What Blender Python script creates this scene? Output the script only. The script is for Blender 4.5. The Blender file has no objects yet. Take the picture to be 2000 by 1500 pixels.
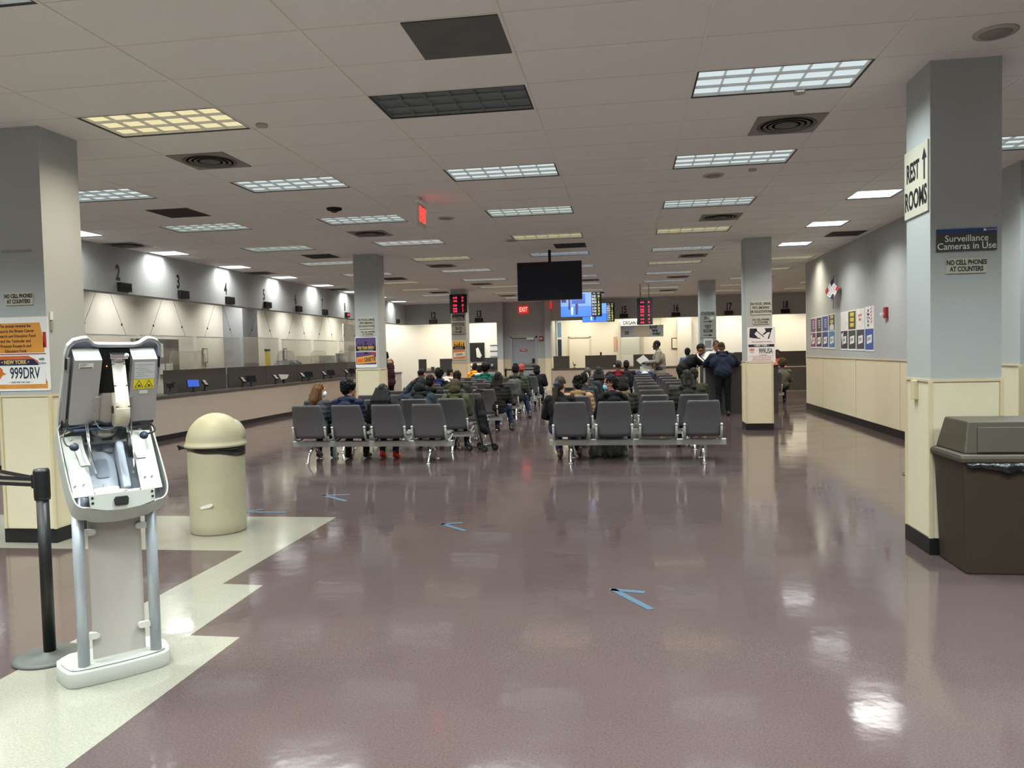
import bpy, math, random
import numpy as np
from mathutils import Vector, Matrix, noise
random.seed(7)
R = math.radians
S = bpy.context.scene
C = S.collection
# ------------------------------------------------------------------ camera
CAMZ = 1.5196; FPX = 1516.84; YAW, PIT, ROL = -0.1467, -0.0410, -0.0234
def cam_axes():
    cy, sy, cp, sp = math.cos(YAW), math.sin(YAW), math.cos(PIT), math.sin(PIT)
    f = Vector((sy*cp, cy*cp, sp)); r = Vector((cy, -sy, 0)); u = r.cross(f)
    c, s = math.cos(ROL), math.sin(ROL)
    return f, c*r+s*u, -s*r+c*u
_f, _r, _u = cam_axes()
cam = bpy.data.objects.new('camera', bpy.data.cameras.new('camera')); C.objects.link(cam)
cam.data.sensor_width = 36; cam.data.lens = FPX/2000*36; cam.data.clip_end = 200
cam.matrix_world = Matrix(((_r.x, _u.x, -_f.x, 0), (_r.y, _u.y, -_f.y, 0), (_r.z, _u.z, -_f.z, CAMZ), (0, 0, 0, 1)))
S.camera = cam
# ------------------------------------------------------------------ world, exposure, light strengths
w = bpy.data.worlds.new('world'); S.world = w; w.use_nodes = True
w.node_tree.nodes['Background'].inputs[0].default_value = (0.62, 0.64, 0.68, 1)
w.node_tree.nodes['Background'].inputs[1].default_value = 0.02
S.view_settings.view_transform = 'Standard'; S.view_settings.look = 'None'
S.view_settings.exposure = 0.08; S.view_settings.gamma = 1; S.view_settings.use_curve_mapping = False
P_MAIN = 46.0      # watts of one 2x4 louvred fixture
P_WASH = 34.0      # watts of one 2x2 fixture beside a wall
P_OFFICE = 25.0    # watts of one fixture in the staff zone behind the counters
SPREAD = 130
# ------------------------------------------------------------------ materials
def lin(v):
    v /= 255.0
    return v/12.92 if v <= 0.04045 else ((v+0.055)/1.055)**2.4
def rgb(c): return (lin(c[0]), lin(c[1]), lin(c[2]), 1)
MATS = {}
def mat(name, col, rough=0.5, metal=0.0, spec=0.5, var=0.0, vscale=8.0, bump=0.0, bscale=60.0, emit=0.0, coat=0.0):
    if name in MATS: return MATS[name]
    m = bpy.data.materials.new(name); m.use_nodes = True; MATS[name] = m
    nt = m.node_tree; b = nt.nodes['Principled BSDF']
    b.inputs['Base Color'].default_value = rgb(col); b.inputs['Roughness'].default_value = rough
    b.inputs['Metallic'].default_value = metal; b.inputs['Specular IOR Level'].default_value = spec
    b.inputs['Coat Weight'].default_value = coat
    tc = nt.nodes.new('ShaderNodeTexCoord')
    if var > 0:
        n = nt.nodes.new('ShaderNodeTexNoise'); n.inputs['Scale'].default_value = vscale; n.inputs['Detail'].default_value = 5
        nt.links.new(tc.outputs['Object'], n.inputs['Vector'])
        mx = nt.nodes.new('ShaderNodeMix'); mx.data_type = 'RGBA'
        c = rgb(col); mx.inputs[6].default_value = tuple(x*(1-var) for x in c[:3])+(1,)
        mx.inputs[7].default_value = tuple(min(1, x*(1+var)) for x in c[:3])+(1,)
        nt.links.new(n.outputs['Fac'], mx.inputs[0]); nt.links.new(mx.outputs[2], b.inputs['Base Color'])
    if bump > 0:
        n = nt.nodes.new('ShaderNodeTexNoise'); n.inputs['Scale'].default_value = bscale; n.inputs['Detail'].default_value = 4
        nt.links.new(tc.outputs['Object'], n.inputs['Vector'])
        bp = nt.nodes.new('ShaderNodeBump'); bp.inputs['Strength'].default_value = bump; bp.inputs['Distance'].default_value = 0.01
        nt.links.new(n.outputs['Fac'], bp.inputs['Height']); nt.links.new(bp.outputs['Normal'], b.inputs['Normal'])
    if emit > 0:
        b.inputs['Emission Color'].default_value = rgb(col); b.inputs['Emission Strength'].default_value = emit
        b.inputs['Base Color'].default_value = (0.02, 0.02, 0.02, 1)
    return m
def M(*c, **k):
    n = 'c%d_%d_%d' % c + ''.join('%s%s' % (a[0], v) for a, v in sorted(k.items()))
    return mat(n, c, **k)
BLACK = mat('black_plastic', (22, 22, 24), rough=0.42)
MATTE = mat('black_matte', (16, 16, 17), rough=0.8)
INK = mat('ink', (20, 20, 22), rough=0.6)
WHITE = mat('white_paint', (232, 232, 228), rough=0.5)
PAPER = mat('paper', (212, 210, 202), rough=0.8)
STEEL = mat('brushed_steel', (176, 178, 178), rough=0.32, metal=0.9, var=0.06, vscale=30)
CHROME = mat('chrome', (225, 226, 228), rough=0.14, metal=1.0)
ALU = mat('aluminium', (188, 190, 187), rough=0.35, metal=0.25, var=0.05, vscale=20)
GREYW = mat('wall_grey_blue', (172, 176, 176), rough=0.75, var=0.03, vscale=3, bump=0.15, bscale=120)
CREAM = mat('wainscot_cream', (217, 207, 180), rough=0.6, var=0.05, vscale=5, bump=0.12, bscale=90)
CREAMT = mat('wainscot_trim', (206, 192, 158), rough=0.5, var=0.05)
BASE = mat('black_base', (24, 24, 26), rough=0.4)
OFFW = mat('office_wall', (222, 218, 206), rough=0.8, var=0.02)
OFFG = mat('office_grey', (160, 163, 168), rough=0.8, var=0.02)
SEAT = mat('seat_plastic', (94, 92, 95), rough=0.45, var=0.03, vscale=6, bump=0.05, bscale=300)
PANEL = mat('counter_panel', (74, 70, 68), rough=0.5, var=0.05, vscale=6)
LAMI = mat('counter_laminate', (182, 168, 156), rough=0.4, var=0.04, vscale=4)
SIGNB = mat('sign_board', (186, 184, 168), rough=0.55, var=0.03)
def tile_mat():
    m = mat('ceiling_tile', (233, 230, 224), rough=0.9, var=0.03, vscale=1.3, bump=0.5, bscale=160)
    return m
CEIL = tile_mat()
GRID = mat('ceiling_bar', (230, 226, 216), rough=0.5)
def floor_mat(name, col, dark, light, spk):
    m = bpy.data.materials.new(name); m.use_nodes = True; nt = m.node_tree; b = nt.nodes['Principled BSDF']
    N = lambda t: nt.nodes.new(t)
    tc = N('ShaderNodeTexCoord')
    n1 = N('ShaderNodeTexNoise'); n1.inputs['Scale'].default_value = 0.9; n1.inputs['Detail'].default_value = 6
    n2 = N('ShaderNodeTexNoise'); n2.inputs['Scale'].default_value = 105; n2.inputs['Detail'].default_value = 3; n2.inputs['Roughness'].default_value = 0.7
    n3 = N('ShaderNodeTexNoise'); n3.inputs['Scale'].default_value = 2.2; n3.inputs['Detail'].default_value = 8
    for n in (n1, n2, n3): nt.links.new(tc.outputs['Object'], n.inputs['Vector'])
    mx = N('ShaderNodeMix'); mx.data_type = 'RGBA'; mx.inputs[6].default_value = rgb(dark); mx.inputs[7].default_value = rgb(light)
    nt.links.new(n1.outputs['Fac'], mx.inputs[0])
    rp = N('ShaderNodeValToRGB'); rp.color_ramp.elements[0].position = 0.36; rp.color_ramp.elements[0].color = (0, 0, 0, 1)
    rp.color_ramp.elements[1].position = 0.66; rp.color_ramp.elements[1].color = (1, 1, 1, 1)
    nt.links.new(n2.outputs['Fac'], rp.inputs[0])
    mx2 = N('ShaderNodeMix'); mx2.data_type = 'RGBA'; mx2.blend_type = 'OVERLAY'; mx2.inputs[0].default_value = spk
    nt.links.new(mx.outputs[2], mx2.inputs[6]); nt.links.new(rp.outputs[0], mx2.inputs[7]); nt.links.new(mx2.outputs[2], b.inputs['Base Color'])
    mr = N('ShaderNodeMapRange'); mr.inputs[1].default_value = 0.3; mr.inputs[2].default_value = 0.7
    mr.inputs[3].default_value = 0.05; mr.inputs[4].default_value = 0.14
    nt.links.new(n3.outputs['Fac'], mr.inputs[0]); nt.links.new(mr.outputs[0], b.inputs['Roughness'])
    b.inputs['Specular IOR Level'].default_value = 0.5
    bp = N('ShaderNodeBump'); bp.inputs['Strength'].default_value = 0.06; bp.inputs['Distance'].default_value = 0.02
    n4 = N('ShaderNodeTexNoise'); n4.inputs['Scale'].default_value = 5; n4.inputs['Detail'].default_value = 3
    nt.links.new(tc.outputs['Object'], n4.inputs['Vector']); nt.links.new(n4.outputs['Fac'], bp.inputs['Height']); nt.links.new(bp.outputs['Normal'], b.inputs['Normal'])
    return m
FLOOR = floor_mat('floor_mauve', (80, 67, 67), (72, 59, 60), (88, 75, 74), 0.17)
FCREAM = floor_mat('floor_cream', (142, 139, 127), (126, 124, 113), (150, 147, 135), 0.14)
def glass_mat(name, tint=(246, 246, 244), haze=0.03):
    m = bpy.data.materials.new(name); m.use_nodes = True; nt = m.node_tree; nt.nodes.clear()
    o = nt.nodes.new('ShaderNodeOutputMaterial'); t = nt.nodes.new('ShaderNodeBsdfTransparent'); t.inputs[0].default_value = rgb(tint)
    g = nt.nodes.new('ShaderNodeBsdfGlossy'); g.inputs['Roughness'].default_value = 0.05
    d = nt.nodes.new('ShaderNodeBsdfDiffuse'); d.inputs[0].default_value = rgb((230, 232, 230))
    lw = nt.nodes.new('ShaderNodeLayerWeight'); lw.inputs[0].default_value = .35; f = nt.nodes.new('ShaderNodeMapRange'); f.inputs[3].default_value = .02; f.inputs[4].default_value = .16; nt.links.new(lw.outputs['Facing'], f.inputs[0])
    x1 = nt.nodes.new('ShaderNodeMixShader'); x2 = nt.nodes.new('ShaderNodeMixShader'); x2.inputs[0].default_value = haze
    nt.links.new(f.outputs[0], x1.inputs[0]); nt.links.new(t.outputs[0], x1.inputs[1]); nt.links.new(g.outputs[0], x1.inputs[2])
    nt.links.new(x1.outputs[0], x2.inputs[1]); nt.links.new(d.outputs[0], x2.inputs[2]); nt.links.new(x2.outputs[0], o.inputs[0])
    return m
GLASS = glass_mat('acrylic'); 
ACRED = mat('acrylic_edge', (205, 212, 210), rough=0.3)
FROST = mat('frosted_panel', (176, 170, 164), rough=0.55, var=0.02)
# ------------------------------------------------------------------ mesh builder
class MB:
    def __init__(s): s.v = []; s.f = []; s.m = []; s.sm = []; s.mats = []
    def mi(s, m):
        if m not in s.mats: s.mats.append(m)
        return s.mats.index(m)
    def add(s, vs, fs, m, smooth=False):
        o = len(s.v); k = s.mi(m)
        s.v += [tuple(p) for p in vs]
        for f in fs: s.f.append(tuple(i+o for i in f)); s.m.append(k); s.sm.append(smooth)
        return s
    def box(s, x0, x1, y0, y1, z0, z1, m):
        v = [(x0, y0, z0), (x1, y0, z0), (x1, y1, z0), (x0, y1, z0), (x0, y0, z1), (x1, y0, z1), (x1, y1, z1), (x0, y1, z1)]
        return s.add(v, [(3, 2, 1, 0), (4, 5, 6, 7), (0, 1, 5, 4), (1, 2, 6, 5), (2, 3, 7, 6), (3, 0, 4, 7)], m)
    def prism(s, pts, a, b, m, axis='y', smooth=False):
        # pts: 2-D outline; axis y: pts=(x,z) from y=a to b ; axis z: pts=(x,y) ; axis x: pts=(y,z)
        n = len(pts)
        def P(p, t): return {'y': (p[0], t, p[1]), 'z': (p[0], p[1], t), 'x': (t, p[0], p[1])}[axis]
        vs = [P(p, a) for p in pts]+[P(p, b) for p in pts]
        ar = sum(pts[i][0]*pts[(i+1) % n][1]-pts[(i+1) % n][0]*pts[i][1] for i in range(n))
        flip = (ar > 0) ^ (axis == 'y') ^ (b < a)
        fs = [tuple(range(n)), tuple(range(2*n-1, n-1, -1))]+[(i, i+n, (i+1) % n+n, (i+1) % n) for i in range(n)]
        if flip: fs = [tuple(reversed(f)) for f in fs]
        o = len(s.f); s.add(vs, fs, m)
        if smooth:
            for i in range(o+2, len(s.f)): s.sm[i] = True
        return s
    def lathe(s, prof, m, c=(0, 0, 0), n=32, smooth=True, sx=1, sy=1):
        vs = []; fs = []
        for r, z in prof:
            for i in range(n):
                a = 2*math.pi*i/n; vs.append((c[0]+r*sx*math.cos(a), c[1]+r*sy*math.sin(a), c[2]+z))
        k = len(prof)
        for j in range(k-1):
            for i in range(n): fs.append((j*n+i, j*n+(i+1) % n, (j+1)*n+(i+1) % n, (j+1)*n+i))
        fs.append(tuple(reversed(range(n)))); fs.append(tuple((k-1)*n+i for i in range(n)))
        return s.add(vs, fs, m, smooth)
    def tube(s, pts, r, m, n=10, flat=1.0):
        pts = [Vector(p) for p in pts]; rs = r if isinstance(r, (list, tuple)) else [r]*len(pts)
        vs = []; fs = []; prev = None
        for i, p in enumerate(pts):
            d = (pts[min(i+1, len(pts)-1)]-pts[max(i-1, 0)]).normalized()
            if prev is None: prev = d.orthogonal().normalized()
            a = (prev-d*prev.dot(d)).normalized(); prev = a; b = d.cross(a)
            for k in range(n):
                t = 2*math.pi*k/n; vs.append(p+a*rs[i]*math.cos(t)+b*rs[i]*flat*math.sin(t))
        for i in range(len(pts)-1):
            for k in range(n): fs.append((i*n+k, i*n+(k+1) % n, (i+1)*n+(k+1) % n, (i+1)*n+k))
        fs.append(tuple(reversed(range(n)))); fs.append(tuple((len(pts)-1)*n+k for k in range(n)))
        return s.add(vs, fs, m, True)
    def obj(s, name, parent=None, bevel=0.0, smooth_angle=None):
        me = bpy.data.meshes.new(name); me.from_pydata(s.v, [], s.f)
        for m in s.mats: me.materials.append(m)
        me.polygons.foreach_set('material_index', s.m); me.polygons.foreach_set('use_smooth', s.sm); me.update()
        o = bpy.data.objects.new(name, me); C.objects.link(o)
        if parent: o.parent = parent
        if bevel > 0:
            b = o.modifiers.new('bevel', 'BEVEL'); b.width = bevel; b.segments = 2; b.limit_method = 'ANGLE'; b.angle_limit = R(40)
        return o
def tag(o, label, cat=None, group=None, kind=None):
    if label: o['label'] = label
    if cat: o['category'] = cat
    if group: o['group'] = group
    if kind: o['kind'] = kind
    return o
def thing(name, label, cat, loc=(0, 0, 0), rz=0, group=None):
    o = bpy.data.objects.new(name, None); C.objects.link(o); o.location = loc; o.rotation_euler = (0, 0, R(rz))
    o.empty_display_size = 0.1
    return tag(o, label, cat, group)
def struct(o): o['kind'] = 'structure'; return o
def copy_tree(o, parent=None):
    c = o.copy(); C.objects.link(c)
    if parent: c.parent = parent
    for ch in list(o.children): copy_tree(ch, c)
    return c
TXT = {}
def text_mesh(s, size, xs, bold):
    k = (s, size, xs, bold)
    if k in TXT: return TXT[k]
    cu = bpy.data.curves.new('t', 'FONT'); cu.body = s; cu.size = size; cu.align_x = 'CENTER'; cu.align_y = 'CENTER'
    cu.extrude = 0.0006; cu.offset = bold*size; cu.resolution_u = 3
    o = bpy.data.objects.new('t', cu); C.objects.link(o)
    me = bpy.data.meshes.new_from_object(o.evaluated_get(bpy.context.evaluated_depsgraph_get()))
    bpy.data.objects.remove(o); bpy.data.curves.remove(cu)
    me.transform(Matrix(((xs, 0, 0, 0), (0, 0, -1, 0), (0, 1, 0, 0), (0, 0, 0, 1))))
    TXT[k] = me; return me
def text(parent, s, size, x, y, z, m, xs=0.75, bold=0.02, name='lettering', rot=0, label=None):
    me = text_mesh(s, size, xs, bold).copy(); me.materials.clear(); me.materials.append(m)
    o = bpy.data.objects.new(name, me); C.objects.link(o); o.parent = parent; o.location = (x, y, z); o.rotation_euler = (0, R(rot), 0)
    if label: o['label'] = label
    return o
def rect(parent, name, x0, x1, z0, z1, y, m, t=0.001):
    return MB().box(x0, x1, y-t, y, z0, z1, m).obj(name, parent)
def poly(parent, name, pts, y, m, t=0.001):
    return MB().prism(pts, y-t, y, m).obj(name, parent)
def rrect(w, h, r, n=5, cx=0, cz=0):
    p = []
    for sx, sz, a0 in ((1, 1, 0), (-1, 1, 90), (-1, -1, 180), (1, -1, 270)):
        for i in range(n+1):
            a = R(a0+90*i/n); p.append((cx+sx*(w/2-r)+r*math.cos(a), cz+sz*(h/2-r)+r*math.sin(a)))
    return p
# ------------------------------------------------------------------ room grid
CZ = 3.483; GX, GY, TX, TY = 0.527, 5.744, 1.2192, 0.6096
X_L, X_R, Y_B, Y_F = -11.3, 9.2, 32.2, -4.4
def cellx(i): return GX+TX*i
def celly(j): return GY+TY*j
LIGHTS = []   # (i, j, width tiles, colour key, column phrase, strength class)
COLS = {0: 'row over the right benches', -2: 'row over the centre aisle', -4: 'row over the left benches', -6: 'second row from the left fascia',
        -8: 'x', 2: 'row beyond the right columns', 4: 'far right room', 6: 'far right corner'}
cool, warm, green, blue, white = 'cool', 'warm', 'green', 'blue', 'white'
seq = {0: [cool, cool, cool, warm, cool, warm, cool, blue, white, warm], -2: ['off', cool, green, warm, blue, blue, blue, warm, white, warm],
       -4: [warm, cool, cool, white, warm, white, white, warm, warm, white], -6: [cool, cool, green, green, white, white, warm, warm, white, blue]}
for i, s in seq.items():
    for k, c in enumerate(s): LIGHTS.append((i, 4*k, c))
    LIGHTS.append((i, -4, cool)); LIGHTS.append((i, -8, cool)); LIGHTS.append((i, -12, cool))  # near rows, mostly out of view, added for illumination
for j in (0, 4): LIGHTS.append((2, j, cool))
for j in (-4, -8, -12): LIGHTS.append((2, j, cool))  # the same added rows, continued in this column
for j, c in ((24, warm), (28, cool), (32, warm), (36, warm)): LIGHTS.append((2, j, c)); LIGHTS.append((4, j, warm))
LIGHTS.append((2, 20, warm))
WASH = [(-7.5, j) for j in range(-12, 41, 4)]+[(2, j) for j in (8, 12, 16)]
VENTS = [(-4, 2, 'v'), (0.5, 2, 'v'), (-5.5, 6, 'd'), (-4, 10, 'v'), (0.5, 10, 'v'), (-7.5, 10, 'v'), (2.5, 14, 'd'), (-1.5, -2, 'g'),
         (-5.5, 14, 'd'), (-1.5, 14, 'd'), (-7.5, 18, 'v'), (-4, 18, 'v'), (0.5, 18, 'v'), (-5.5, 22, 'd'), (-4, 26, 'v'), (-1.5, 26, 'v'), (0.5, 26, 'v'),
         (-7.5, 26, 'v'), (-4, 34, 'v'), (-1.5, 34, 'd'), (0.5, 34, 'v'), (-5.5, 30, 'd')]
holes = set()
for i, j, c in LIGHTS:
    holes.add((2*i, j)); holes.add((2*i+1, j))
for i, j in WASH: holes.add((int(2*i), j))
# ------------------------------------------------------------------ structure
cb = MB()
i0, i1 = int((X_L-GX)/TY)-1, int((X_R-GX)/TY)+1; j0, j1 = int((Y_F-GY)/TY)-1, int((Y_B-GY)/TY)+1
for a in range(i0, i1):
    for b in range(j0, j1):
        if (a, b) in holes: continue
        x0, x1 = max(X_L-.3, GX+TY*a), min(X_R+.3, GX+TY*(a+1)); y0, y1 = max(Y_F-.3, GY+TY*b), min(Y_B+.3, GY+TY*(b+1))
        if x1 <= x0 or y1 <= y0: continue
        cb.add([(x0, y0, CZ), (x1, y0, CZ), (x1, y1, CZ), (x0, y1, CZ)], [(3, 2, 1, 0)], CEIL)
cb.box(X_L-.3, X_R+.3, Y_F-.3, Y_B+.3, CZ+.30, CZ+.36, CEIL)
ceiling = struct(cb.obj('ceiling'))
gb = MB()
for a in range(i0, i1+1):
    if a % 2: continue
    x = GX+TY*a
    if x > X_L and x < X_R: gb.box(x-.009, x+.009, Y_F, Y_B, CZ-.005, CZ-.0005, GRID)
for b in range(j0, j1+1):
    y = GY+TY*b
    if Y_F < y < Y_B: gb.box(X_L, X_R, y-.006, y+.006, CZ-.003, CZ-.0005, GRID)
gb.obj('grid', ceiling)
floor = struct(MB().box(X_L-.3, X_R+.3, Y_F-.3, Y_B+.3, -.1, 0, FLOOR).obj('floor'))
MB().prism([(-2.735, 6.955), (-2.725, 4.845), (-2.43, 4.835), (-2.405, 3.915), (-2.11, 3.91), (-2.105, -2.0), (-3.0, -2.0), (-3.02, 5.70), (-8.6, 5.65), (-8.6, 6.93)],
           0.0, 0.0012, FCREAM, 'z').obj('inlay', floor)
def wallbox(mb, x0, x1, y0, y1, split=1.25, z1=CZ):
    mb.box(x0, x1, y0, y1, 0, split, CREAM).box(x0, x1, y0, y1, split, z1, GREYW)
# outer shell
struct(MB().box(X_L-.3, X_L, Y_F, Y_B, 0, CZ+.3, OFFW).obj('wall_left'))
struct(MB().box(X_L, X_R, Y_B, Y_B+.3, 0, CZ+.3, OFFW).obj('wall_back'))
m_ = MB(); wallbox(m_, X_R, X_R+.3, Y_F, Y_B, z1=CZ+.3); struct(m_.obj('wall_far_right'))
m_ = MB(); wallbox(m_, X_L, X_R, Y_F-.3, Y_F, z1=CZ+.3); struct(m_.obj('wall_front'))
# right wall block
RX, RY0, RY1 = 4.30, 9.3, 19.6
m_ = MB(); wallbox(m_, RX, 7.4, RY0, RY1)
m_.box(RX-.012, RX, RY0, RY1, 1.235, 1.255, CREAMT).box(RX, 7.4, RY0-.012, RY0, 1.235, 1.255, CREAMT)
for y in (10.6, 13.1, 15.5, 18.0): m_.box(RX-.006, RX, y-.006, y+.006, .13, 1.235, CREAMT)
m_.box(RX-.02, RX+.10, RY0-.02, RY0, .12, 1.235, CREAMT)
struct(m_.obj('wall_right'))
struct(MB().box(RX-.014, 7.4, RY0-.014, RY1+.0, 0, .13, BASE).obj('baseboard_right'))
# left fascia, counter front
FX = -8.62
LY0, LY1 = -4.4, 30.0
struct(MB().box(FX-.25, FX, LY0, LY1, 2.71, CZ, GREYW).box(FX-.26, FX+.004, LY0, LY1, 2.695, 2.71, GREYW).obj('wall_left_fascia'))
BY = 30.0
segs = [(X_L+.01, -4.55), (-3.2, X_R)]
m_ = MB()
m_.box(FX, -4.95, BY, BY+.25, 2.71, CZ, GREYW).box(-2.95, X_R-.01, BY, BY+.25, 2.71, CZ, GREYW)
m_.box(FX, -4.95, BY-.004, BY+.25, 2.695, 2.71, GREYW).box(-2.95, X_R-.01, BY-.004, BY+.25, 2.695, 2.71, GREYW)
struct(m_.obj('wall_back_fascia'))
# exit alcove
m_ = MB(); wallbox(m_, -4.75, -4.50, 30.35, 30.5); wallbox(m_, -3.45, -3.1, 30.35, 30.5)
m_.box(-4.50, -3.45, 30.35, 30.5, 2.13, CZ, GREYW)
wallbox(m_, -4.98, -4.75, BY-.02, 32.1); wallbox(m_, -3.1, -2.87, BY-.02, 32.1)
struct(m_.obj('wall_exit'))
# door in the exit alcove
dg = mat('door_grey', (150, 155, 162), rough=0.5)
d = struct(MB().box(-4.44, -3.51, 30.38, 30.43, .02, 2.07, dg).obj('door_1'))
MB().box(-4.5, -4.44, 30.31, 30.47, 0, 2.13, M(170, 172, 176)).box(-3.51, -3.45, 30.31, 30.47, 0, 2.13, M(170, 172, 176)).box(-4.5, -3.45, 30.31, 30.47, 2.07, 2.13, M(170, 172, 176)).obj('door_frame', d)
MB().box(-3.85, -3.56, 30.30, 30.38, 1.99, 2.07, WHITE).obj('door_closer', d)
MB().box(-4.36, -3.56, 30.30, 30.33, .98, 1.06, STEEL).box(-4.36, -4.30, 30.33, 30.38, .97, 1.07, STEEL).box(-3.66, -3.56, 30.32, 30.38, .93, 1.25, BLACK).obj('push_bar', d)
MB().box(-4.14, -3.84, 30.372, 30.38, 1.54, 1.62, M(178, 52, 52)).obj('door_notice', d)
text(d, 'EMERGENCY', .04, -3.99, 30.371, 1.58, WHITE, .8)
# columns
CW = .466
COLP = [(2.133, 5.88, 'right column nearest the camera, beside the brown bin'), (-5.25, 5.87, 'left column nearest the camera, behind the kiosk'),
        (2.15, 14.58, 'middle right column with the hockey poster'), (-5.22, 14.58, 'middle left column with the purple poster'),
        (2.14, 23.3, 'far right column with the test room sign'), (-5.30, 23.4, 'far left column with the red LED board')]
for k, (x, y, lab) in enumerate(COLP):
    m_ = MB(); wallbox(m_, x, x+CW, y, y+CW)
    t = .008
    m_.box(x-t, x+CW+t, y-t, y+CW+t, 1.238, 1.256, CREAMT)
    for cx in (x, x+CW):
        for cy in (y, y+CW): m_.box(cx-.012, cx+.012, cy-.012, cy+.012, .12, 1.238, CREAMT)
    o = m_.obj('column'); o['kind'] = 'structure'; o['label'] = lab
    MB().box(x-.012, x+CW+.012, y-.012, y+CW+.012, 0, .12, BASE).obj('baseboard', o)
# ------------------------------------------------------------------ ceiling fixtures
EM = {'cool': ((214, 228, 230), 1.0), 'warm': ((240, 226, 176), 1.0), 'green': ((214, 232, 222), 1.0), 'blue': ((202, 216, 240), 1.0), 'white': ((232, 234, 232), 1.15)}
LC = {'cool': (0.90, 1.0, 0.97), 'warm': (1.0, 0.90, 0.70), 'green': (0.9, 1.0, 0.93), 'blue': (0.85, 0.95, 1.0), 'white': (1.0, 0.98, 0.92)}
BLADE = mat('louvre_white', (222, 224, 222), rough=0.4)
BLADEO = mat('louvre_unlit', (126, 132, 134), rough=0.4)
FRAME = mat('fixture_edge_shade', (34, 34, 36), rough=0.5)  # dark tone stands in for the shadow gap along the fixture edge
def lamp_data(key, P, sx, sy, spread=SPREAD):
    n = 'lamp_%s_%g_%g' % (key, P, sx)
    if n in bpy.data.lights: return bpy.data.lights[n]
    l = bpy.data.lights.new(n, 'AREA'); l.shape = 'RECTANGLE'; l.size = sx; l.size_y = sy; l.energy = P; l.color = LC[key]; l.spread = R(spread)
    return l
def make_fixture(nx, ny, wx, key, off=False, strong=0.0):
    root = thing('ceiling_light', 'x', 'ceiling light')
    W, D = wx, TY
    f = .024
    fr = MB()
    for a in ((0, f, 0, D), (W-f, W, 0, D), (f, W-f, 0, f), (f, W-f, D-f, D)): fr.box(a[0], a[1], a[2], a[3], -.002, .09, FRAME)
    fr.box(0, W, 0, D, .10, .12, FRAME)
    fr.obj('housing', root)
    bm = BLADEO if off else BLADE
    lv = MB()
    if not strong:
        for k in range(nx+1):
            x = f+(W-2*f)*k/nx; lv.prism([(x-.0015, .004), (x+.0015, .004), (x+.008, .024), (x-.008, .024)], f, D-f, bm)
        for k in range(ny+1):
            y = f+(D-2*f)*k/ny; lv.prism([(y-.0015, .004), (y+.0015, .004), (y+.008, .024), (y-.008, .024)], f, W-f, bm, 'x')
        lv.obj('louvre', root)
        if off: mm = mat('lens_off', (104, 112, 116), rough=0.5)
        else: mm = mat('lens_'+key, EM[key][0], emit=EM[key][1]*.92)
        MB().add([(f, f, .028), (W-f, f, .028), (W-f, D-f, .028), (f, D-f, .028)], [(3, 2, 1, 0)], mm).obj('lens', root)
    else:
        mm = mat('lens_strong', (238, 246, 246), emit=strong)
        MB().add([(f, f, .012), (W-f, f, .012), (W-f, D-f, .012), (f, D-f, .012)], [(3, 2, 1, 0)], mm).obj('lens', root)
    if not off:
        l = bpy.data.objects.new('lamp', lamp_data(key, P_WASH if strong else P_MAIN, W-.08, D-.08, 138 if strong else SPREAD)); C.objects.link(l); l.parent = root
        l.location = (W/2, D/2, -.012)
    return root
ordn = ['nearest', 'second', 'third', 'fourth', 'fifth', 'sixth', 'seventh', 'eighth', 'ninth', 'tenth', 'eleventh', 'twelfth', 'thirteenth', 'fourteenth', 'farthest']
proto = {}
cname = {'cool': 'cool white', 'warm': 'warm yellow', 'green': 'greenish white', 'blue': 'bluish white', 'white': 'bright white', 'off': 'unlit grey'}
for i, j, c in LIGHTS:
    if c in proto: o = copy_tree(proto[c])
    else: o = proto[c] = make_fixture(6, 3, TX, 'cool' if c == 'off' else c, off=(c == 'off'))
    o.location = (cellx(i), celly(j), CZ)
    k = j//4
    if k < 0:
        for ch in o.children:
            if ch.type == 'LIGHT': ch.data = lamp_data('cool', P_MAIN*1.65, TX-.08, TY-.08)  # added near rows get extra power to brighten the column fronts
    if c == 'warm':
        for ch in o.children:
            if ch.type == 'LIGHT': ch.data = lamp_data('warm', P_MAIN*.75, TX-.08, TY-.08)
    o['label'] = '%s louvred light, %s in the %s' % (cname[c], ordn[max(0, k)], COLS[i]) if k >= 0 else '%s boosted louvred light %s behind the camera, %s' % (cname[c], ['', 'just', 'second', 'third'][-k], COLS[i])
    o['group'] = 'long louvred ceiling lights'
first = None
for n, (i, j) in enumerate(WASH):
    if first is None: first = o = make_fixture(0, 0, TX/2, 'white', strong=3.6)
    else: o = copy_tree(first)
    o.location = (cellx(i), celly(j), CZ)
    if i < 0: o['label'] = 'bright square ceiling light beside the left fascia, ' + (ordn[j//4]+' of its row' if j >= 0 else '%s behind the camera' % ['', 'just', 'second', 'third'][-j//4])
    else: o['label'] = 'bright square ceiling light near the right wall, %s of three' % {8: 'nearest', 12: 'middle', 16: 'farthest'}[j]
    for ch in o.children:
        if ch.type == 'LIGHT': ch.data = lamp_data('white', P_WASH*(.42 if i < 0 else 1), TX/2-.08, TY-.08, 150 if i < 0 else 138)
    o['group'] = 'square ceiling lights along the walls'
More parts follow.
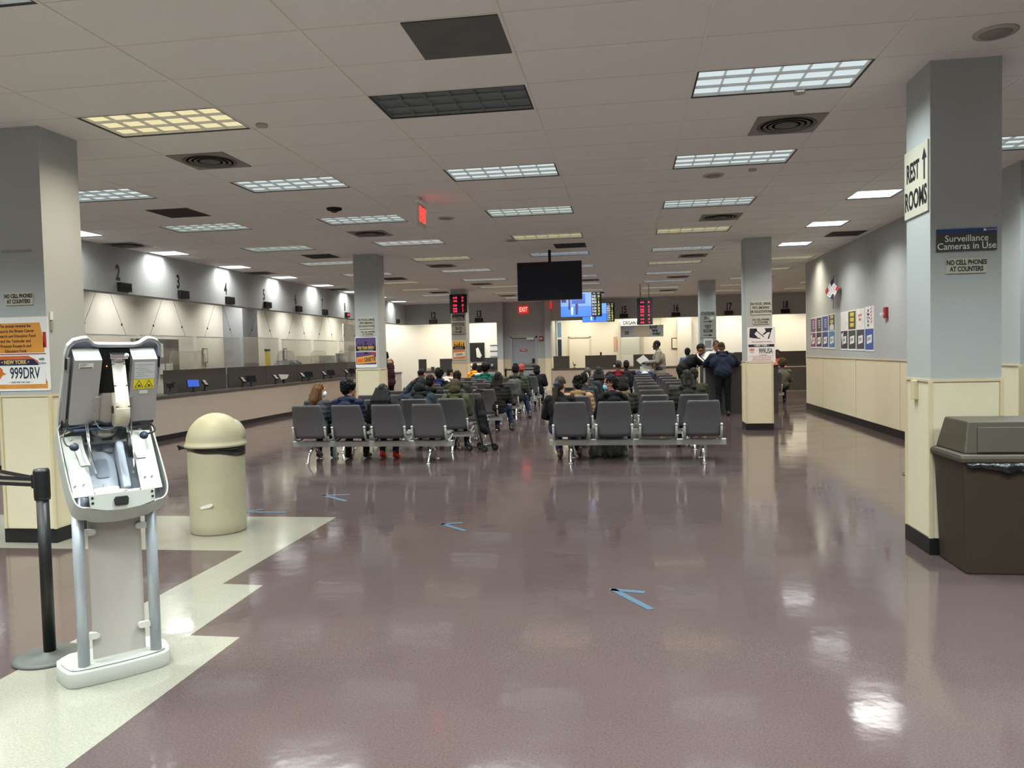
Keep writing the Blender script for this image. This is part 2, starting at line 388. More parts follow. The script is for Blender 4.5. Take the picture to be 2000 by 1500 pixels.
# vents
VD = mat('vent_dark', (70, 66, 60), rough=0.7, var=0.25, vscale=6); VR = mat('vent_ring', (60, 58, 54), rough=0.6); VP = mat('vent_plate', (132, 130, 122), rough=0.6, var=0.15, vscale=5)
SOOT = mat('vent_sooty', (98, 96, 89), rough=0.8, var=0.35, vscale=9); SLATE = mat('slate_panel', (86, 88, 84), rough=0.6, var=0.25, vscale=5)
for n, (i, j, k) in enumerate(VENTS):
    x, y = cellx(i), celly(j)
    where = 'ceiling beside the %s light, %s' % (ordn[max(0, j//4)], {0: 'right bench row', -2: 'centre aisle row', -4: 'left bench row', -6: 'row nearer the left fascia', 2: 'right wall row', -8: 'left fascia'}.get(int(math.floor(i/2)*2), 'edge row'))
    if i < -7: where = 'ceiling edge above the left fascia, %s along' % {10: 'nearest', 18: 'middle', 26: 'farthest'}[j]
    if k == 'g': t = thing('ceiling_panel', 'dark slate square panel in the ceiling nearest the camera', 'ceiling panel', (x, y, CZ))
    elif k == 'v': t = thing('air_diffuser', 'sooty round air diffuser, '+where, 'air vent', (x, y, CZ), group='ceiling air vents')
    else: t = thing('return_grille', 'flat dark brown grille in the '+where, 'air vent', (x, y, CZ), group='ceiling air vents')
    g = .014
    mm = {'g': SLATE, 'v': VP, 'd': VD}[k]
    MB().box(g, TY-g, g, TY-g, -.009, 0, mm).obj('panel' if k == 'g' else 'face_plate', t)
    if k == 'v':
        c = (TY/2, TY/2, 0)
        MB().lathe([(.0, -.006), (.10, -.006), (.10, -.011), (.095, -.013), (0, -.013)], SOOT, c, 24).obj('centre_cone', t)
        for r in (.15, .20, .25):
            MB().lathe([(r-.028, -.009), (r, -.015), (r+.004, -.013), (r-.02, -.009)], SOOT, c, 28).obj('ring', t)
    if k == 'd':
        mb = MB()
        for q in range(14): mb.box(g+.02, TY-g-.02, g+.02+q*.04, g+.035+q*.04, -.014, -.009, VR)
        mb.obj('slats', t)
# round speakers, sprinklers, camera dome on ceiling
def disc(name, label, cat, x, y, r, m, grp=None, h=.02, ring=None):
    t = thing(name, label, cat, (x, y, CZ), group=grp)
    MB().lathe([(0, 0), (r, 0), (r, -h*.5), (r*.94, -h), (0, -h)], m, n=32).obj('rim' if ring else 'cover', t)
    if ring: MB().lathe([(0, -h), (r*.72, -h), (r*.7, -h-.004), (0, -h-.004)], ring, n=32).obj('grille', t)
SPK = mat('speaker_white', (176, 172, 160), rough=0.6); SPG = mat('speaker_grille', (140, 138, 128), rough=0.7)
disc('ceiling_speaker', 'round grilled ceiling speaker in front of the nearest right column', 'speaker', 2.36, 5.43, .13, SPK, None, .012, SPG)
disc('ceiling_speaker', 'round ceiling speaker between second and third lights of the right row', 'speaker', 1.02, 9.2, .12, SPK, None, .012, SPG)
disc('ceiling_speaker', 'round ceiling speaker just behind the hanging exit sign', 'speaker', -2.55, 11.1, .12, SPK, None, .012, SPG)
disc('ceiling_speaker', 'small round ceiling speaker left of the hanging blank television', 'speaker', -1.95, 13.6, .12, SPK, None, .012, SPG)
disc('sprinkler_cover', 'small round sprinkler cover above the nearest right vent', 'sprinkler', 1.36, 6.35, .045, SPK)
disc('sprinkler_cover', 'small round sprinkler cover right of the yellow light', 'sprinkler', -3.0, 6.25, .05, SPK)
disc('sprinkler_cover', 'small round sprinkler cover by the speaker of the right row', 'sprinkler', 1.42, 9.0, .045, SPK)
t = thing('dome_camera', 'small dark dome camera on the ceiling left of the exit sign', 'security camera', (-3.8, 9.95, CZ))
MB().lathe([(0, 0), (.10, 0), (.10, -.02), (.085, -.03), (0, -.03)], MATTE).obj('mount', t)
MB().lathe([(0, -.062), (.03, -.057), (.048, -.045), (.055, -.03), (0, -.03)], BLACK).obj('dome', t)
# ------------------------------------------------------------------ signs
def sign(name, label, cat, loc, rz, w, h, bm, lines, t=.012, group=None, rnd=0):
    o = thing(name, label, cat, loc, rz, group)
    if rnd: MB().prism(rrect(w, h, rnd), -t, 0, bm).obj('board', o)
    else: MB().box(-w/2, w/2, -t, 0, -h/2, h/2, bm).obj('board', o, bevel=.001)
    for ln in lines: text(o, ln[0], ln[1], ln[2], -t-.001, ln[3], ln[4] if len(ln) > 4 else INK, ln[5] if len(ln) > 5 else .7, ln[6] if len(ln) > 6 else .032)
    return o
def arrow(parent, x, z, L, H, m, y=-.013, up=False):
    p = [(-L/2, -H*.14), (L*.15, -H*.14), (L*.15, -H/2), (L/2, 0), (L*.15, H/2), (L*.15, H*.14), (-L/2, H*.14)]
    if up: p = [(-b, a) for a, b in p]
    return poly(parent, 'arrow', [(x+a, z+b) for a, b in p], y, m)
# RC column
rx, ry = 2.133, 5.88
o = sign('restroom_sign', 'tall cream REST ROOMS sign with an up arrow on the nearest right column', 'sign', (rx, ry+.245, 2.70), -90, .46, .50, SIGNB,
         [('REST', .19, -.055, .075, INK, .62, .03), ('ROOMS', .19, 0, -.13, INK, .66, .03)])
arrow(o, .17, .095, .22, .085, INK, up=True)
o = sign('surveillance_sign', 'dark Surveillance Cameras in Use sign on the nearest right column', 'sign', (rx+.233, ry, 2.231), 0, .395, .155, M(66, 66, 64, rough=.5),
         [('Surveillance', .065, 0, .008, WHITE, .92, .004), ('Cameras in Use', .065, 0, -.045, WHITE, .92, .004)])
rect(o, 'blue_band', -.1975, .1975, .05, .0775, -.012, M(38, 70, 128))
rect(o, 'emblem', .11, .125, .056, .072, -.0132, WHITE); text(o, 'Department of Motor Vehicles', .011, .158, -.0135, .064, WHITE, .55, 0)
sign('phone_sign', 'small NO CELL PHONES AT COUNTERS sign under the surveillance sign', 'sign', (rx+.233, ry, 2.05), 0, .26, .105, SIGNB,
     [('NO CELL PHONES', .046, 0, .022), ('AT COUNTERS', .046, 0, -.024)])
t = thing('wall_box', 'small cream electrical box on the nearest right column', 'wall box', (rx, ry+.27, 1.17), -90)
MB().box(-.035, .035, -.03, 0, -.07, .07, CREAMT).obj('cover', t, bevel=.004)
# LC column
lx, ly = -5.25, 5.87
sign('phone_sign', 'NO CELL PHONES AT COUNTERS sign on the left column above the orange poster', 'sign', (lx+.225, ly, 2.062), 0, .255, .105, SIGNB,
     [('NO CELL PHONES', .046, 0, .022), ('AT COUNTERS', .046, 0, -.024)])
rt = thing('tape_residue', 'faded strip of tape on the left column above the phone sign', 'tape', (lx+.22, ly, 2.46)); MB().box(-.14, .14, -.001, 0, -.012, .012, M(146, 148, 146)).obj('strip', rt)
o = thing('licence_plate_poster', 'orange New York 999DRV licence plate poster on the left column', 'poster', (lx+.205, ly, 1.60))
MB().prism(rrect(.55, .62, .02), -.006, 0, WHITE).obj('board', o)
ORG = M(214, 146, 62, var=.2, vscale=6); ORR = M(196, 100, 56, var=.3, vscale=7)
poly(o, 'orange_block', [(-.26, .01), (.235, .01), (.235, .08), (.2, .26), (-.26, .26)], -.006, ORG)
poly(o, 'red_corner', [(-.26, .15), (-.16, .26), (-.26, .26)], -.0072, M(196, 52, 34)); rect(o, 'red_strip', .225, .255, .05, .18, -.006, M(170, 36, 40))
for k, s in enumerate(['The annual renewal fee', 'supports the Breast Cancer', 'Research and Education Fund', 'and the Testicular and', 'Prostate Research and', 'Education Fund.']):
    text(o, s, .036, -.03, -.0085, .235-k*.042, INK, .88, .004)
rect(o, 'divider', -.275, .245, -.005, .003, -.006, M(150, 30, 44))
poly(o, 'lower_picture', [(-.26, -.29), (.25, -.29), (.25, -.24), (.17, -.06), (.08, -.015), (-.26, -.015)], -.006, ORR)
poly(o, 'orange_foot', [(-.26, -.29), (.25, -.29), (.25, -.25), (-.26, -.255)], -.007, ORG)
text(o, 'visit', .036, .205, -.0085, -.045, INK, .9, .002); text(o, 'ny.gov/dmv', .03, .19, -.0065, -.08, M(60, 60, 130), .8, .002)
poly(o, 'plate', [(-.25, -.255), (.235, -.255), (.238, -.17), (.185, -.09), (.10, -.045), (-.25, -.045)], -.008, WHITE)
poly(o, 'plate_band', [(-.25, -.095), (.183, -.095), (.13, -.045), (-.25, -.045)], -.0092, M(30, 34, 66))
text(o, '• NEW YORK •', .047, -.04, -.011, -.069, M(225, 190, 120), .85, .02); text(o, '999DRV', .135, .045, -.010, -.165, M(28, 32, 58), .60, .01)
text(o, '— DRIVE FOR THE CURE —', .02, 0, -.010, -.238, M(70, 70, 90), .9, 0)
poly(o, 'flower_emblem', [(-.225, -.20), (-.20, -.15), (-.22, -.12), (-.19, -.105), (-.165, -.125), (-.16, -.15), (-.13, -.165), (-.17, -.18), (-.19, -.21)], -.0092, M(206, 112, 40))
t = thing('door_chime', 'small white switch plate on the inner face of the left column', 'switch', (lx+CW, ly+.05, 1.95), 90)
MB().box(-.018, .018, -.012, 0, -.07, .0, PAPER).box(-.014, .014, -.011, 0, -.16, -.08, M(150, 148, 138)).obj('cover', t, bevel=.002)
# MLC column
mx, my = -5.22, 14.58
sign('food_sign', 'NO FOOD, DRINK, PETS sign on the middle left column', 'sign', (mx+.235, my, 2.15), 0, .29, .225, SIGNB,
     [('NO FOOD, DRINK,', .055, 0, .062), ('PETS, SMOKING', .055, 0, 0), ('OR SOLICITATIONS', .055, 0, -.062, INK, .64)])
sign('phone_sign', 'NO CELL PHONES AT COUNTERS sign on the middle left column', 'sign', (mx+.255, my, 1.955), 0, .255, .11, SIGNB,
     [('NO CELL PHONES', .046, 0, .022), ('AT COUNTERS', .046, 0, -.024)])
PUR = M(88, 68, 118, var=.25, vscale=9)
o = thing('licence_plate_poster', 'purple FIND YOUR GREAT poster on the middle left column', 'poster', (mx+.205, my, 1.585))
MB().prism(rrect(.43, .60, .015), -.006, 0, WHITE).obj('board', o)
rect(o, 'purple_picture', -.205, .205, .11, .285, -.006, PUR); rect(o, 'dark_band', -.205, .205, .02, .11, -.006, M(26, 22, 36))
text(o, 'FIND YOUR GREAT!', .065, 0, -.0075, .085, M(228, 190, 60), .58, .03); text(o, 'CHECK OUT OUR CUSTOM PLATES', .026, 0, -.0075, .037, WHITE, .7, .01)
sk = MB()
for x, h in ((-.15, .05), (-.12, .03), (-.09, .06), (-.03, .03), (0, .10), (.03, .03), (.15, .05), (.17, .03)): sk.box(x-.01, x+.01, -.0075, -.0072, .11, .11+h, MATTE)
sk.box(-.03, .03, -.0075, -.0072, .19, .2, MATTE).lathe([(0, -.0003), (.04, -.0003), (.04, .0003), (0, .0003)], MATTE, (0, 0, 0), 12)
sk.v = [v for v in sk.v]; sk.obj('skyline', o)
rect(o, 'plate_picture', -.205, .205, -.24, .005, -.006, PUR); rect(o, 'red_tab', .13, .205, -.035, .005, -.0072, M(190, 40, 50))
poly(o, 'plate', [(-.19, -.23), (.2, -.20), (.2, -.12), (.14, -.055), (-.19, -.10)], -.0075, M(226, 160, 70))
text(o, 'GR8ST8', .12, .07, -.0095, -.145, INK, .55, .02, rot=-5); poly(o, 'orange_emblem', [(-.17, -.20), (-.06, -.19), (-.06, -.12), (-.17, -.13)], -.009, M(218, 104, 40))
# MRC column
px, py = 2.15, 14.58
sign('food_sign', 'NO FOOD, DRINK, PETS sign on the middle right column', 'sign', (px+.27, py, 2.215), 0, .345, .245, SIGNB,
     [('NO FOOD, DRINK,', .06, 0, .07), ('PETS, SMOKING', .06, 0, 0), ('OR SOLICITATIONS', .06, 0, -.07, INK, .7)])
sign('phone_sign', 'NO CELL PHONES AT COUNTERS sign on the middle right column', 'sign', (px+.27, py, 1.975), 0, .285, .115, SIGNB,
     [('NO CELL PHONES', .05, 0, .025), ('AT COUNTERS', .05, 0, -.025)])
o = thing('licence_plate_poster', 'white hockey players and 999USA licence plate poster on the right column', 'poster', (px+.272, py, 1.545))
MB().prism(rrect(.49, .645, .015), -.006, 0, M(232, 226, 224)).obj('board', o)
sk = MB()
for a in ([(-.20, .30), (-.08, .30), (-.07, .26), (-.12, .2), (-.06, .14), (-.12, .12), (-.21, .14)], [(.06, .30), (.2, .30), (.16, .23), (.1, .22), (.05, .18), (.02, .19), (.08, .24)],
          [(-.12, .28), (-.11, .29), (.05, .15), (.04, .14)], [(.18, .30), (.19, .30), (.14, .12), (.12, .10), (.11, .11)], [(-.1, .12), (-.02, .11), (-.02, .125), (-.1, .135)]):
    sk.prism(a, -.0072, -.006, M(34, 36, 44))
sk.obj('players_picture', o)
text(o, 'SHOW YOUR SUPPORT FOR TEAM USA', .024, 0, -.0075, .055, M(170, 60, 60), .8, .01)
rect(o, 'plate_band', -.225, .225, -.035, .01, -.0075, M(28, 30, 44)); text(o, '• NEW YORK •', .05, 0, -.0095, -.012, WHITE, .8, .02)
text(o, '999USA', .13, .075, -.008, -.115, INK, .56, .012); text(o, 'USA', .06, -.165, -.008, -.085, M(200, 44, 50), .8, .03)
text(o, 'ooo', .05, -.165, -.008, -.125, M(120, 130, 150), .8, 0); text(o, '— US TEAM USA —', .024, .03, -.008, -.185, INK, .8, 0)
rect(o, 'red_rule', -.22, .22, -.205, -.2, -.0065, M(190, 60, 60)); text(o, 'A PORTION OF PROCEEDS SUPPORTS THE', .022, 0, -.008, -.235, M(170, 60, 60), .8, 0); text(o, 'OLYMPIC TRAINING CENTER IN LAKE PLACID', .022, 0, -.008, -.27, M(170, 60, 60), .74, 0)
# far left column
bx, by = -5.30, 23.4
LEDR = mat('led_red', (255, 44, 84), emit=3.0)
def led_board(label, loc, w, h, lines, sz=.085):
    o = thing('led_queue_board', label, 'LED board', loc)
    MB().box(-w/2, w/2, -.10, 0, -h/2, h/2, MATTE).obj('case', o, bevel=.006)
    text(o, 'STATION  TICKET', .05, 0, -.103, h/2-.05, M(120, 116, 112), .7, 0)
    for a, b, z in lines:
        text(o, a, sz, -w*.17, -.105, z, LEDR, .72, 0, 'led_digits'); text(o, b, sz, w*.27, -.105, z, LEDR, .72, 0, 'led_digits')
    return o
led_board('red LED queue board on the far left column', (bx+.25, by, 3.04), .53, .56, [('A109', '29', .17), ('4100', '07', .075), ('C001', '23', -.06), ('B105', '2', -.16), ('E105', '9', -.24)])
sign('surveillance_sign', 'small surveillance cameras sign on the far left column under the LED board', 'sign', (bx+.225, by, 2.62), 0, .40, .16, M(66, 66, 64, rough=.5),
     [('Surveillance', .06, 0, .005, WHITE, .9, 0), ('Cameras in Use', .06, 0, -.045, WHITE, .9, 0)])
o = sign('stations_sign', 'STATIONS 26-32 sign with right arrow on the far left column', 'sign', (bx+.225, by, 2.30), 0, .43, .36, M(150, 148, 142),
         [('STATIONS', .13, 0, .11, INK, .62, .02), ('26-32', .13, 0, -.015, INK, .7, .02)]); arrow(o, 0, -.12, .24, .07, INK)
o = thing('licence_plate_poster', 'small yellow sports licence plate poster on the far left column', 'poster', (bx+.225, by, 1.62))
MB().box(-.21, .21, -.006, 0, -.29, .29, WHITE).obj('board', o); rect(o, 'yellow_picture', -.195, .195, .11, .28, -.006, M(232, 182, 70, var=.2)); rect(o, 'black_band', -.195, .195, .02, .11, -.006, M(34, 24, 26))
sk = MB()
for x, h in ((-.13, .08), (-.08, .05), (-.03, .06), (.02, .11), (.08, .05), (.14, .09)): sk.box(x-.015, x+.015, -.0075, -.0062, .11, .11+h, MATTE).lathe([(.0, -.01), (.013, 0), (0, .01)], MATTE, (x, -.007, .12+h), 8)
sk.obj('players_silhouette', o); text(o, 'Recognize the Champions', .032, 0, -.0075, .065, WHITE, .72, .01)
rect(o, 'orange_picture', -.195, .195, -.27, .01, -.006, M(216, 130, 60, var=.25)); poly(o, 'plate', [(-.18, -.22), (.18, -.19), (.18, -.05), (-.18, -.08)], -.0072, WHITE); text(o, '1234DFK', .10, .0, -.0095, -.135, INK, .6, .01, rot=-4)
# far right column
qx, qy = 2.14, 23.3
o = sign('stations_sign', 'STATIONS 26 sign with right arrow on the far right column', 'sign', (qx+.235, qy, 2.385), 0, .46, .38, M(168, 168, 160),
         [('STATIONS', .13, 0, .12, INK, .64, .02), ('26-', .13, -.06, .0, INK, .7, .02)]); arrow(o, 0, -.11, .26, .06, INK); rect(o, 'white_patch', .06, .16, -.05, .03, -.0125, WHITE)
o = sign('test_room_sign', 'TEST ROOM sign with right arrow on the far right column', 'sign', (qx+.235, qy, 2.0), 0, .44, .38, M(168, 168, 160),
         [('TEST', .13, 0, .12, INK, .66, .02), ('ROOM', .13, 0, 0, INK, .66, .02)]); arrow(o, 0, -.12, .26, .06, INK)
o = thing('notice_frame', 'white framed notice on the far right column below the test room sign', 'notice', (qx+.235, qy, 1.62)); MB().box(-.13, .13, -.012, 0, -.16, .16, WHITE).obj('frame', o); rect(o, 'sheet', -.09, .09, -.11, .11, -.012, M(150, 150, 148))
# exit signs
EXR = mat('exit_red', (255, 44, 40), emit=3.0)
o = thing('exit_sign', 'lit red EXIT sign hanging from the ceiling, seen edge-on', 'exit sign', (-2.50, 9.62, 3.26), 90)
MB().box(-.17, .17, .01, .04, -.14, .14, M(214, 206, 198)).box(-.19, .19, 0, .05, .14, .18, WHITE).obj('housing', o)
MB().box(-.02, .02, .01, .04, .18, CZ-3.26, WHITE).obj('bracket', o)
text(o, 'EXIT', .25, 0, .008, 0, EXR, .62, .03)
o = thing('exit_sign', 'lit red EXIT sign on the wall above the grey door', 'exit sign', (-3.96, 30.35, 3.17))
MB().box(-.19, .19, -.05, 0, -.15, .15, mat('exit_face', (210, 40, 34), emit=.9)).obj('housing', o); text(o, 'EXIT', .24, 0, -.053, 0, mat('exit_letter', (255, 150, 140), emit=1.6), .66, .03)
o = thing('exit_sign', 'tiny red exit sign seen edge-on right of the blank television', 'exit sign', (-2.80, 29.75, 3.29), 90); MB().box(-.15, .15, 0, .05, -.13, .10, mat('exit_face', (210, 40, 34), emit=.9)).box(-.02, .02, .0, .05, .10, CZ-3.29, WHITE).obj('housing', o)
# station numbers
def station(num, x, y, rz, side, lit=False):
    word = {'1': 'one', '2': 'two', '3': 'three', '4': 'four', '5': 'five', '6': 'six', '7': 'seven', '8': 'eight', '9': 'nine', '10': 'ten', '11': 'eleven', '12': 'twelve', '13': 'thirteen', '15': 'fifteen', '16': 'sixteen', '17': 'seventeen', '18': 'eighteen'}[num]
    w = .15*len(num)
    o = thing('station_number', 'black numeral %s on the %s' % (word, side), 'number', (x, y, 3.03), rz)
    text(o, num, .36, 0, -.004, 0, INK, .62, .03, 'numeral')
    o = thing('number_display', ('lit red' if lit else 'dark') + ' display box under numeral %s on the %s' % (word, side), 'display', (x, y, 2.80), rz)
    if rz == 90: o.location.y += .12
    MB().box(-.155, .155, -.07, 0, -.075, .075, MATTE).obj('case', o, bevel=.004)
    rect(o, 'screen', -.135, .135, -.055, .055, -.07, M(30, 22, 26, rough=.2))
    if lit: text(o, '4110', .10, 0, -.073, 0, LEDR, .8, .02, 'led_digits')
for k, n in enumerate(['1', '2', '3', '4', '5', '6', '7', '8', '9', '10', '11']):
    station(n, FX, 10.48+1.815*k, 90, 'left fascia', lit=(n == '8'))
for n, p in (('12', 838), ('13', 929), ('15', 1219), ('16', 1317), ('17', 1415), ('18', 1518)):
    x = {'12': -7.52, '13': -5.68, '15': -.06, '16': 1.88, '17': 3.82, '18': 5.85}[n]
    station(n, x, BY, 0, 'back fascia')
# ------------------------------------------------------------------ staff zone behind the counters
def office_lamp(x, y, sx, sy, where, P=P_OFFICE, key='white'):
    o = thing('office_light', 'flat ceiling light behind the '+where, 'ceiling light', (x, y, CZ-.06), group='ceiling lights of the staff zone')
    MB().box(-sx/2, sx/2, -sy/2, sy/2, 0, .028, WHITE).obj('housing', o)
    l = bpy.data.objects.new('lamp', lamp_data(key, P, sx-.05, sy-.05, 130)); C.objects.link(l); l.parent = o; l.location = (0, 0, -.008)
    MB().box(-sx/2+.02, sx/2-.02, -sy/2+.02, sy/2-.02, -.004, 0, mat('lens_'+key, EM[key][0], emit=EM[key][1]*1.15)).obj('lens', o)
for k in range(9): office_lamp(-10.55, 11.3+2.2*k, .6, .6, 'left fascia, %s along' % ordn[k], key='white')
for k, x in enumerate((-9.9, -7.6, -5.9, -1.9, .1, 2.1, 4.1, 6.1, 8.0)): office_lamp(x, 31.3, 1.1, .6, 'back fascia, %s from the left' % ordn[k], P_OFFICE*1.85, 'warm' if k in (1, 3, 4, 5, 7) else 'white')
# left counter
CX = -8.70
o = thing('service_counter', 'long beige laminate service counter along the left wall', 'counter', (0, 0, 0))
MB().box(CX-.06, CX, LY0+.01, BY-.6, .10, .80, LAMI).obj('front', o)
MB().box(CX-.5, CX+.03, LY0+.01, BY-.6, .80, .85, M(78, 74, 72, rough=.4)).obj('ledge', o, bevel=.004)
MB().box(CX-.06, CX-.03+.04, LY0+.01, BY-.6, 0, .10, BASE).obj('plinth', o)
PX = CX-.36
cuts = [(LY0+.02, 13.0), (13.6, 16.55), (16.72, 21.9), (22.0, 29.2)]
pans = [(9.2, 11.05), (11.12, 12.85), (12.9, 13.95), (14.22, 16.62), (16.72, 18.6), (18.62, 20.5), (20.52, 22.4), (22.42, 24.3), (24.32, 26.2), (26.22, 28.0), (28.02, 29.4)]
for k, (a, b) in enumerate(pans):
    o = tag(MB().box(PX-.03, PX, a, b, .85, 1.32, PANEL).obj('privacy_panel', bevel=.004), 'dark privacy panel on the left counter, %s from the near end' % ordn[k], 'privacy panel', 'privacy panels on the left counter')
gl = [(9.9, 11.2, 1.95), (11.35, 13.1, 1.97), (13.25, 15.0, 1.98), (15.15, 16.95, 1.98), (17.1, 19.0, 2.0), (19.2, 21.1, 1.98), (21.3, 23.1, 1.98), (23.3, 25.1, 1.98), (25.3, 27.4, 1.98)]
for k, (a, b, z) in enumerate(gl):
    o = thing('hanging_screen', 'clear acrylic screen hung by wires over the left counter, %s along' % ordn[k], 'screen', group='hanging acrylic screens')
    x = CX-.18
    MB().box(x-.003, x+.003, a, b, 1.33, z, GLASS).obj('sheet', o)
    MB().box(x-.008, x+.008, a, b, z, z+.022, ACRED).obj('top_rail', o)
    c = (a+b)/2
    for s in (-1, 1):
        q = MB().tube([(x, c+s*.6, z+.01), (x+.02, c+s*.18, 2.71)], .003, BLACK, 5); q.lathe([(0, -.02), (.012, -.02), (.012, .02), (0, .02)], MATTE, (x+.005, c+s*.48, z+.2), 8); q.obj('wire', o)
for k, (a, b) in enumerate([(14.9, 16.3), (19.9, 21.0), (22.2, 23.4), (24.4, 25.6)]):
    o = thing('desk_shield', 'low round-cornered acrylic shield behind the left counter, %s along' % ordn[k], 'shield', (PX-.3, (a+b)/2, 0), 90)
    h = (b-a)/2
    p = [(-h, .8), (h, .8), (h, 1.45)]+[(h-.2+.2*math.cos(R(t)), 1.5+.2*math.sin(R(t))) for t in range(0, 91, 15)]+[(-h+.2-.2*math.sin(R(t)), 1.5+.2*math.cos(R(t))) for t in range(0, 91, 15)]+[(-h, 1.45)]
    MB().prism(p, -.004, 0, GLASS).obj('sheet', o)
    MB().tube([(x_, -.002, z_) for x_, z_ in p[2:]], .004, ACRED, 5).obj('polished_edge', o)
    MB().box(-h, h, -.3, .3, .74, .79, PANEL).box(-h, -h+.04, -.28, .28, 0, .74, PANEL).box(h-.04, h, -.28, .28, 0, .74, PANEL).obj('desk', o)
# counter devices
def terminal(label, x, y, rz, kind='pad', z=.85):
    if kind == 'screen':
        o = thing('customer_screen', label, 'screen', (x, y, z), rz, 'customer screens on the counters'); lit = 'blue' in label
        MB().box(-.06, .06, -.05, .05, 0, .012, BLACK).box(-.012, .012, -.01, .01, .012, .12, BLACK).obj('stand', o)
        q = MB().box(-.13, .13, -.012, .012, -.085, .085, BLACK).obj('display', o, bevel=.003); q.location = (0, 0, .18); q.rotation_euler = (R(-14), 0, 0)
        if lit:
            s = MB().box(-.12, .12, -.014, -.0125, -.072, .072, mat('screen_blue', (40, 84, 200), emit=1.1)).obj('lit_picture', q)
        else: MB().box(-.12, .12, -.014, -.0125, -.072, .072, mat('screen_off', (20, 22, 36), rough=.15)).obj('glass', q)
    elif kind == 'pad':
        o = thing('card_terminal', label, 'card terminal', (x, y, z), rz, 'card terminals on the counters')
        MB().lathe([(0, 0), (.05, 0), (.05, .01), (.016, .015), (.014, .12), (0, .12)], BLACK, n=14).obj('stand', o)
        q = MB().prism([(-.05, -.10), (.05, -.10), (.045, .09), (-.045, .09)], -.02, .02, BLACK).obj('handset', o, bevel=.006); q.location = (0, 0, .17); q.rotation_euler = (R(-55), R(8), 0)
        MB().box(-.035, .035, -.0225, -.02, .01, .075, mat('lcd', (150, 160, 156), rough=.3)).obj('lcd', q)
        kp = MB()
        for r_ in range(4):
            for c_ in range(3): kp.box(-.03+c_*.022, -.014+c_*.022, -.024, -.02, -.08+r_*.02, -.068+r_*.02, M(190, 190, 188))
        kp.obj('keypad', q)
    return o
devs = [('pad', 15.30), ('screen blue', 14.85), ('pad', 16.95), ('screen', 17.35), ('pad', 18.65), ('pad', 20.3), ('screen', 20.75), ('pad', 21.85), ('screen', 22.4), ('pad', 23.7), ('screen', 24.2), ('pad', 25.6)]
n1 = n2 = 0
for kd, y in devs:
    if kd == 'pad': terminal('black card terminal on the left counter, %s along' % ordn[n1], CX-.13, y, 62, 'pad'); n1 += 1
    else: terminal(('lit blue' if 'blue' in kd else 'dark') + ' customer screen on the left counter, %s along' % ordn[n2], CX-.13, y, 58, 'screen'); n2 += 1
o = thing('desk_camera', 'black camera on a stand at the near end of the left counter', 'camera', (CX-.14, 14.05, .85), 60)
MB().lathe([(0, 0), (.06, 0), (.06, .012), (.012, .02), (.012, .13), (0, .13)], BLACK, n=14).obj('stand', o); MB().box(-.06, .06, -.05, .05, .13, .23, BLACK).lathe([(0, 0), (.04, 0), (.04, .05), (0, .05)], MATTE, (.06, 0, .2), 12).obj('body', o, bevel=.01)
o = thing('paper_tray', 'white paper visor on the left counter between the terminals', 'visor', (CX-.12, 19.1, .85), 60)
MB().box(-.02, .02, -.02, .02, 0, .1, BLACK).obj('stand', o); MB().prism([(-.16, .24), (.16, .22), (.1, .12), (-.08, .10)], -.01, .01, PAPER).obj('sheet', o)
for k, (y, z) in enumerate([(14.08, 1.12), (16.67, 1.05)]):
    tag(MB().box(PX-.06, PX-.055, y-.09, y+.09, .87, z+.12, PAPER).box(PX-.05, PX-.045, y-.05, y+.11, .86, z-.08, M(206, 204, 190)).obj('posted_notice'), ('near' if k == 0 else 'far')+' white notice taped in a gap between left panels', 'notice')
# staff zone furniture, left
WX = X_L
def wallpart(o): return o
o = thing('bulletin_board', 'dark bulletin board with white sheets behind the left counter', 'bulletin board', (WX+.02, 17.4, 1.62), 90)
MB().box(-.95, .95, -.02, 0, -.40, .42, M(70, 68, 68)).obj('board', o)
for a, b, w_, h_ in ((-.75, -.02, .34, .48), (-.30, .0, .26, .36), (.12, .14, .3, .34), (-.28, -.34, .26, .24), (.15, -.32, .32, .26), (.5, -.3, .3, .24)):
    MB().box(a-w_/2, a+w_/2, -.024, -.02, b-h_/2, b+h_/2, PAPER).obj('sheet', o)
o = thing('office_pilaster', 'grey pilaster on the wall behind the left counter', 'pilaster', (WX, 21.1, 0)); MB().box(0, .6, -.45, .45, 0, CZ, OFFG).obj('shaft', o); o['kind'] = 'structure'
o = thing('office_pilaster', 'nearest grey pilaster behind the left counter', 'pilaster', (WX, 12.2, 0)); MB().box(0, .6, -.45, .45, 0, CZ, OFFG).obj('shaft', o); o['kind'] = 'structure'
for k, y in enumerate((19.6, 24.6)):
    o = thing('wall_frame', 'small dark framed notice behind the left counter, %s' % ('near the board' if k == 0 else 'beyond the yellow banner'), 'frame', (WX+.02, y, 1.62), 90)
    MB().box(-.12, .12, -.02, 0, -.2, .2, MATTE).obj('frame', o); rect(o, 'sheet', -.09, .09, -.17, .17, -.02, OFFW)
o = thing('extinguisher_sign', 'narrow red and white fire extinguisher sign behind the left counter', 'sign', (WX+.02, 22.25, 1.65), 90); MB().box(-.05, .05, -.01, 0, -.28, .28, M(226, 200, 196)).obj('board', o); rect(o, 'red_frame', -.035, .035, -.22, .22, -.01, M(196, 70, 70))
o = thing('yellow_banner', 'tall narrow yellow caution banner behind the left counter', 'banner', (WX+.3, 22.75, .8), 90); MB().prism([(-.14, -.1), (.16, -.1), (.10, .95), (-.12, .95)], -.03, .03, M(226, 204, 50)).box(-.14, .12, -.035, .035, .93, .99, MATTE).obj('banner', o); MB().box(-.02, .02, -.02, .02, -.8, -.1, MATTE).box(-.15, .15, -.15, .15, -.8, -.78, MATTE).obj('stand', o)
